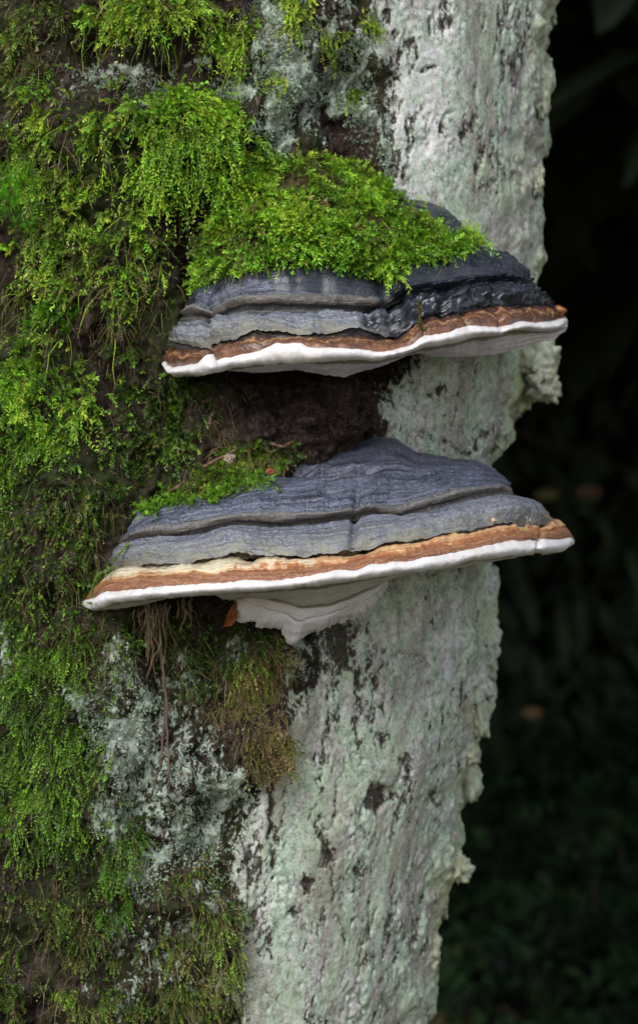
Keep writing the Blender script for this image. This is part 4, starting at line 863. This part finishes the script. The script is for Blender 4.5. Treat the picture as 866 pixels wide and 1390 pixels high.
# sticks
def stick(name, pts, Y, r0, r1, mat, label, cat, seed, group=None, k=18):
    p = path(pts, Y, k, 0.0008, seed)
    o = obj(name, tube_mesh(name, [p], [np.linspace(r0, r1, k) * (1 + 0.15 * np.sin(np.arange(k) * 1.9 + seed))], mat, 7)); return tag(o, label, cat, group)
M_STICK = m_plain('red_twig', (0.07, 0.036, 0.024), (0.20, 0.115, 0.07), 260, 0.7, 0.3, 0.25)
M_STRAW = m_plain('straw', (0.20, 0.21, 0.04), (0.34, 0.30, 0.08), 300, 0.6, 0.2, 0.3)
def cap_depth(B, x, y):
    q = B.reshape(-1, 3); a_, b_ = proj(q); return q[np.argmin((a_ - x) ** 2 + (b_ - y) ** 2), 1]
stick('twig', [(276, 634), (298, 622), (320, 611)], [-0.018, -0.014, -0.008], 0.0012, 0.0009, M_STICK, 'reddish twig lying in moss above the left shoulder of the lower bracket', 'twig', 1)
stick('twig', [(229, 669), (240, 662), (252, 653)], [cap_depth(LB['old_cap_crust'], 229, 676) - 0.004, -0.012, -0.006], 0.0016, 0.0010, M_STICK, 'short orange twig at the left end of the moss on the lower bracket', 'twig', 2)
stick('twig', [(368, 602), (385, 606), (400, 600)], [-0.006, -0.006, 0.0], 0.0012, 0.0007, M_STICK, 'small brown twig at the top back of the lower bracket', 'twig', 4)
d0 = cap_depth(LB['cream_margin_band'], 736, 714) - 0.004
stick('pine_needle', [(735, 696), (752, 708), (768, 722), (779, 734)], [d0 + 0.004, d0 - 0.002, d0 - 0.006, d0 - 0.004], 0.0006, 0.0004, M_STICK, 'brown conifer needle lying across the right tip of the lower bracket', 'needle', 3)
d1 = cap_depth(LB['cream_margin_band'], 712, 716) - 0.004
stick('straw', [(702, 716), (716, 720), (729, 726)], d1, 0.0006, 0.0004, M_STRAW, 'yellow-green straw on the brown margin near the right tip of the lower bracket', 'straw', 6)
# water drop beside the straw
u, v = np.meshgrid(np.linspace(0, 2 * math.pi, 20, endpoint=False), np.linspace(0.02, math.pi - 0.02, 12)); Q = np.stack([np.cos(u) * np.sin(v), np.sin(u) * np.sin(v), np.cos(v)], -1)
tw = NT('water'); tw.p.inputs['Transmission Weight'].default_value = 1.0; tw.p.inputs['IOR'].default_value = 1.33; tw.done((0.95, 0.95, 0.97), 0.02, None, 0.5)
Vd = at(715, 707, d1 - 0.001) + Q * (1 + 0.3 * (Q[..., 2:] < 0) * Q[..., 2:] ** 2) * np.array([4.6, 4.5, 8]) * S
tag(obj('water_drop', mesh_np('water_drop', Vd, grid_faces(12, 20, 0, True), tw.m)), 'clear water drop in a notch near the right tip of the lower bracket', 'water drop')
# mossy stalk standing on the upper margin
d2 = cap_depth(UB['rust_margin_band'], 570, 446)
p = path([(571, 449), (571, 432), (569, 411)], [d2, d2 - 0.004, d2 - 0.006], 12, 0.0003, 8)
n_ = len(p); rr = np.random.default_rng(5)
vs = [strands(p[:1], unit(p[-1:] - p[:1]), np.array([0.021]), np.array([0.0]), np.array([0.0014]), np.array([[0.09, 0.075, 0.02]]), 4, 6, 0.02), shoots(np.repeat(p, 3, 0), np.repeat([[0, -1.0, 0]], 3 * n_, 0), unit(rr.normal(size=(3 * n_, 3)) + np.array([0, -0.4, 0.9])), np.full(3 * n_, 0.0022), np.zeros(3 * n_), 2, np.full(3 * n_, 0.0016), np.full(3 * n_, 0.0004), 0.6, np.tile([[0.15, 0.15, 0.03]], (3 * n_, 1)), np.tile([[0.09, 0.07, 0.02]], (3 * n_, 1)), 6)]
moss_obj('moss_sprig', vs, M_MOSS, 'single upright moss stalk standing on the brown margin of the upper bracket', 'moss')
# green sprigs leaning on the left end of the lower bracket
def sprig_path(pts, Y, seed, label, n=26, wide=0.0017):
    p = path(pts, Y, n, 0.0006, seed); t = unit(np.gradient(p, axis=0)); L = np.full(n, 0.0026)
    col = np.tile([[0.15, 0.26, 0.03]], (n, 1))
    parts = [shoots(p, np.repeat([[0.2, -1, 0.3]], n, 0), t, L, np.zeros(n), 3, np.full(n, wide), np.full(n, 0.0005), 0.6, col, col * 0.8, seed)]
    V_, F_ = tubes([p], [np.linspace(0.0006, 0.0003, n)], 3); tri = np.concatenate([F_[:, [0, 1, 2]], F_[:, [0, 2, 3]]]); tri = tri[(tri[:, 0] != tri[:, 1]) & (tri[:, 1] != tri[:, 2]) & (tri[:, 0] != tri[:, 2])]
    parts.append((V_, tri, np.tile([[0.11, 0.16, 0.03]], (len(V_), 1))))
    moss_obj('moss_sprig', parts, M_MOSS, label, 'moss', 'moss sprigs at the left end of the lower bracket')
dl = cap_depth(LB['rust_margin_band'], 130, 805)
sprig_path([(125, 812), (128, 792), (133, 780), (143, 775), (152, 771)], [dl - 0.006, dl - 0.010, dl - 0.012, dl - 0.012, dl - 0.010], 401, 'bent green moss sprig arching over the left tip of the lower bracket')
dl2 = cap_depth(LB['grey_growth_zone'], 165, 750)
sprig_path([(153, 763), (163, 752), (172, 741)], [dl2 - 0.004, dl2 - 0.006, dl2 - 0.005], 402, 'straight moss sprig on the grey crust at the left end of the lower bracket')
sprig_path([(118, 818), (126, 819), (134, 821)], dl - 0.009, 403, 'tiny moss sprig lying on the white left tip of the lower bracket')
# orange leaf scraps tucked under the lower bracket
def scrap(pts, Y, label, seed, c1, c2):
    p = np.array(pts, float); c = p.mean(0)
    ring = [c + (p - c) * f for f in (1.0, 0.66, 0.33)]
    V = [at(q[:, 0], q[:, 1], Y + 0.004 * np.sin(np.arange(len(q)) * 1.7 + seed) * f) for q, f in zip(ring, (1.0, 0.8, 0.4))]
    V = np.concatenate(V + [at(c[0], c[1], Y - 0.004)[None]]); n = len(p)
    F = [tuple(f) for f in grid_faces(3, n, 0, True)] + [(2 * n + k, 2 * n + (k + 1) % n, 3 * n) for k in range(n)]
    nV = len(V); V2 = V + np.array([0, 0.0008, 0.0002])
    F2 = [tuple(i + nV for i in f[::-1]) for f in F] + [(k, k + nV, (k + 1) % n + nV, (k + 1) % n) for k in range(n)]
    me = bpy.data.meshes.new('leaf_scrap'); me.from_pydata(np.concatenate([V, V2]).tolist(), [], [tuple(int(i) for i in f) for f in F + F2]); me.materials.append(m_plain('dead_leaf', c1, c2, 160, 0.6, 0.5, 0.3))
    tag(obj('leaf_scrap', me), label, 'leaf', 'dead leaf scraps under the lower bracket')
scrap([(303, 851), (308, 836), (314, 824), (322, 815), (325, 826), (321, 842), (314, 850)], -0.012, 'orange-brown leaf scrap left of the white hanging pores', 2, (0.16, 0.05, 0.015), (0.36, 0.13, 0.04))
scrap([(152, 836), (160, 829), (170, 828), (172, 838), (163, 846), (154, 847)], -0.004, 'reddish leaf scrap under the left end of the lower bracket', 4, (0.10, 0.04, 0.025), (0.22, 0.10, 0.06))

# crumbs lying in the moss on the lower bracket
def crumb(px, py, Y, size, c1, c2, label, seed):
    u, v = np.meshgrid(np.linspace(0, 2 * math.pi, 14, endpoint=False), np.linspace(0.05, math.pi - 0.05, 9)); Q = np.stack([np.cos(u) * np.sin(v), np.sin(u) * np.sin(v), np.cos(v)], -1)
    V = at(px, py, Y) + Q * (1 + 0.7 * fbm(Q + seed, 1.4, seed, 3))[..., None] * np.array([1.2, 1.0, 0.9]) * size
    tag(obj('bark_crumb', mesh_np('bark_crumb', V, grid_faces(9, 14, 0, True), m_plain('crumb', c1, c2, 400, 0.8, 0.5, 0.2), False)), label, 'bark crumb', 'bark crumbs on the lower bracket')
crumb(311, 622, -0.022, 0.0030, (0.20, 0.15, 0.10), (0.40, 0.33, 0.25), 'pale bark crumb beside the reddish twig on the lower bracket', 3)
crumb(368, 640, -0.024, 0.0024, (0.16, 0.04, 0.02), (0.32, 0.10, 0.05), 'red-brown bark crumb at the right end of the moss on the lower bracket', 5)
crumb(670, 706, cap_depth(LB['grey_growth_zone'], 668, 706) - 0.0015, 0.0015, (0.35, 0.27, 0.18), (0.55, 0.46, 0.33), 'tiny tan crumb on the grey zone near the right tip of the lower bracket', 7)

# ------------------------------------------------------------------ the dark spruce wood behind
M_NEEDLE = m_plain('spruce_needles', (0.030, 0.046, 0.028), (0.065, 0.092, 0.050), 6, 0.8, 0.2, 0.15)
M_SBARK = m_plain('spruce_bark', (0.020, 0.014, 0.011), (0.060, 0.045, 0.035), 20, 0.95, 0.6, 0.1, (1, 1, 0.3))
def sprays(P, d, L, wd, seed):
    """drooping needle fans, six faces each"""
    r = np.random.default_rng(seed); n = len(P)
    s = unit(np.cross(d, np.array([0, 0, 1.0])) + 0.25 * r.normal(size=(n, 3)))
    V = []
    for k, (u, w) in enumerate(((0, 0.12), (0.35, 1.0), (0.7, 0.75), (1.0, 0.1))):
        c = P + d * (L * u)[:, None] + DOWN * (0.35 * L * u * u)[:, None]
        sag = DOWN * (0.25 * wd * w)[:, None]
        V += [c - s * (wd * w)[:, None] + sag, c, c + s * (wd * w)[:, None] + sag]
    V = np.stack(V, 1).reshape(-1, 3); b = (np.arange(n) * 12)[:, None]
    F = np.concatenate([np.stack([b[:, 0] + k * 3 + j, b[:, 0] + k * 3 + j + 1, b[:, 0] + k * 3 + j + 4, b[:, 0] + k * 3 + j + 3], -1) for k in range(3) for j in range(2)])
    return V, F
def spruce_meshes(h, rad, low, seed, n, sl, sw):
    r = np.random.default_rng(seed)
    z = low + (h - low) * (1 - np.sqrt(1 - r.random(n) * 0.98)); a = r.random(n) * 2 * math.pi
    z = np.where(r.random(n) < 0.8, np.round(z / 0.32) * 0.32 + 0.05 * r.normal(size=n), z)
    R = rad * (1 - z / h) ** 0.75 * (0.7 + 0.4 * r.random(n)); rr = R * (0.1 + 0.9 * r.random(n) ** 0.6)
    d = unit(np.stack([np.cos(a), np.sin(a), -0.25 + 0.25 * r.normal(size=n)], -1) + 0.35 * r.normal(size=(n, 3))); P = np.stack([np.cos(a) * rr, np.sin(a) * rr, z - 0.15 * rr], -1)
    V, F = sprays(P, d, sl * (0.6 + 0.8 * r.random(n)), sw * (0.6 + 0.8 * r.random(n)), seed)
    crown = mesh_np('crown', V, F, M_NEEDLE, False)
    zz = np.linspace(-0.2, h, 14); p = np.stack([0.03 * np.sin(zz * 0.9 + seed), 0.03 * np.cos(zz * 0.7), zz], -1)
    paths, rads = [p], [0.14 * (h / 12) * (1 - zz.clip(0) / h) ** 0.8 + 0.006]
    for k in range(34):
        z0 = 0.4 + (h * 0.85 - 0.4) * k / 34; aa = k * 2.4; l = rad * (1 - z0 / h) ** 0.8 * 0.9 * (0.35 if z0 < low else 1)
        q = np.linspace(0, 1, 5)[:, None]; paths.append(np.array([[0, 0, z0]]) + q * l * np.array([[math.cos(aa), math.sin(aa), -0.12]]) - q ** 2 * np.array([[0, 0, 0.2 * l]])); rads.append(np.linspace(0.016, 0.003, 5))
    return tube_mesh('trunk', paths, rads, M_SBARK, 8), crown
KINDS = [spruce_meshes(14, 3.0, 2.6, 501, 5200, 0.55, 0.14), spruce_meshes(9.0, 2.0, 0.3, 502, 9000, 0.20, 0.035), spruce_meshes(12.0, 2.4, 0.6, 503, 9000, 0.24, 0.045)]  # tall first kind: crown above the view, shaped to block sun and sky
SPOTS = [(1.62, 4.3, 0), (-1.2, 3.6, 0), (-3.9, 4.0, 0), (4.4, 4.4, 0), (0.35, 6.6, 0), (2.9, 6.7, 0), (-2.6, 6.4, 0), (5.9, 6.9, 0),
         (0.8, 8.8, 1), (2.35, 9.3, 2), (-0.8, 9.2, 2), (4.1, 9.0, 1), (-2.6, 9.4, 1), (5.8, 9.8, 2), (-4.6, 9.2, 2), (1.6, 11.2, 2), (0.0, 11.6, 1), (3.3, 11.8, 1), (-1.9, 11.9, 2)]
for i, (x, y, k) in enumerate(SPOTS):
    t_ = empty('spruce_tree', (x, y, GROUND_Z)); t_.rotation_euler = (0, 0, i * 1.3); sc = 0.92 + 0.05 * ((i * 7) % 5); t_.scale = (sc, sc, sc)
    tag(t_, ['tall spruce with a bare lower trunk in the dark behind', 'low-branched young spruce deep in the dark wood behind', 'dense spruce deep in the dark wood behind'][k], 'tree', 'spruces behind the trunk')
    if i == 0: t_['label'] = 'dark bare spruce trunk blurred at the right edge'
    for nm, me in zip(('trunk', 'crown'), KINDS[k]): obj(nm, me, t_)
r = np.random.default_rng(600); n = 30000
P = np.stack([r.uniform(-30, 30, n), r.uniform(14, 21, n), GROUND_Z + 12 * r.random(n) ** 1.1], -1)
a = r.random(n) * 6.283
V, F = sprays(P, unit(np.stack([np.cos(a), np.sin(a), -0.3 + 0 * a], -1)), 0.7 + 0.7 * r.random(n), 0.15 + 0.2 * r.random(n), 601)
tag(obj('distant_wood', mesh_np('distant_wood', V, F, M_NEEDLE, False)), 'black mass of the distant wood', 'wood', None, 'stuff')
# undergrowth: dim green shrubs low on the right
def shrub_mesh(seed, n, R, H):
    r = np.random.default_rng(seed)
    q = r.normal(size=(n, 3)); q = unit(q) * (r.random((n, 1)) ** 0.4) * np.array([R, R, H * 0.5]) * (1 + 0.35 * fbm(q, 1.2, seed, 2))[:, None] + np.array([0, 0, H * 0.5])
    N = unit(q + np.array([0, 0, 0.4]) + 0.6 * r.normal(size=(n, 3))); d = unit(r.normal(size=(n, 3)) + np.array([0, 0, -0.2]))
    g = (0.35 + 1.1 * r.random((n, 1))) * np.array([[0.010, 0.024, 0.008]])
    V, F, C = shoots(q, N, d, 0.05 + 0.06 * r.random(n), np.full(n, 0.25), 3, 0.018 + 0.03 * r.random(n), 0.006 + 0.008 * r.random(n), 0.8, g, g * 0.6, seed + 1)
    st = [np.array([[0, 0, -0.1], q[k] * 0.5, q[k]]) for k in range(0, n, 22)]
    return tube_mesh('stem', st, [np.array([0.006, 0.004, 0.002])] * len(st), M_SBARK, 4), mesh_np('foliage', V, F, M_SHRUB, False, None, C)
SH = [shrub_mesh(701, 1100, 0.32, 0.36), shrub_mesh(702, 1500, 0.42, 0.46)]
for i, (x, y, k, lab) in enumerate([(0.36, 3.75, 0, 'dim green shrub low at the right, nearest the trunk'), (0.78, 3.7, 1, 'dim green shrub in the bottom right corner'), (0.58, 4.5, 1, 'dim green shrub behind the one in the bottom right corner'), (1.25, 4.6, 1, 'dim shrub at the right edge, low in the dark'), (0.95, 5.4, 1, 'farthest dim shrub at the lower right'), (1.5, 3.5, 1, 'dim shrub past the bottom right corner'), (0.55, 3.0, 0, 'lowest dim shrub beside the trunk at the bottom of the view')]):
    t_ = empty('shrub', (x, y, GROUND_Z + 0.02)); t_.rotation_euler = (0, 0, i * 1.1); tag(t_, lab, 'shrub', 'shrubs behind the trunk')
    for nm, me in zip(('stem', 'foliage'), SH[k]): obj(nm, me, t_)
# a few withered leaves caught in the spruces
def lone_leaf(px, py, Y, size, c, label, seed):
    cpt = at(px, py, Y); r = np.random.default_rng(seed)
    u = np.linspace(0, 2 * math.pi, 14, endpoint=False); rad = size * (0.75 + 0.2 * np.cos(u * 2) + 0.1 * np.sin(5 * u))
    V = np.stack([np.cos(u) * rad, 0.15 * size * np.cos(2 * u), np.sin(u) * rad * 0.8], -1); V = np.concatenate([V, V + [0, 0.002, 0], [[0, -0.1 * size, 0], [0, -0.1 * size + 0.002, 0]]]) + cpt
    F = [(k, (k + 1) % 14, 28) for k in range(14)] + [((k + 1) % 14 + 14, k + 14, 29) for k in range(14)] + [(k, k + 14, (k + 1) % 14 + 14, (k + 1) % 14) for k in range(14)]
    me = bpy.data.meshes.new('withered_leaf'); me.from_pydata(V.tolist(), [], F); me.materials.append(m_plain('withered_leaf', tuple(x * 0.6 for x in c), c, 30, 0.7, 0.2, 0.2))
    tag(obj('withered_leaf', me), label, 'leaf', 'withered leaves in the wood')
lone_leaf(828, 172, 4.2, 0.030, (0.09, 0.09, 0.012), 'yellowish leaf blurred in the dark at the upper right', 1)
lone_leaf(722, 967, 3.9, 0.026, (0.09, 0.05, 0.02), 'orange-brown leaf blurred in the dark right of the trunk', 2)
lone_leaf(742, 672, 3.9, 0.030, (0.055, 0.05, 0.012), 'olive leaf blurred in the dark above the right tip of the lower bracket', 3)
lone_leaf(800, 668, 4.0, 0.034, (0.05, 0.025, 0.013), 'brown leaf blurred in the dark at the right edge', 4)
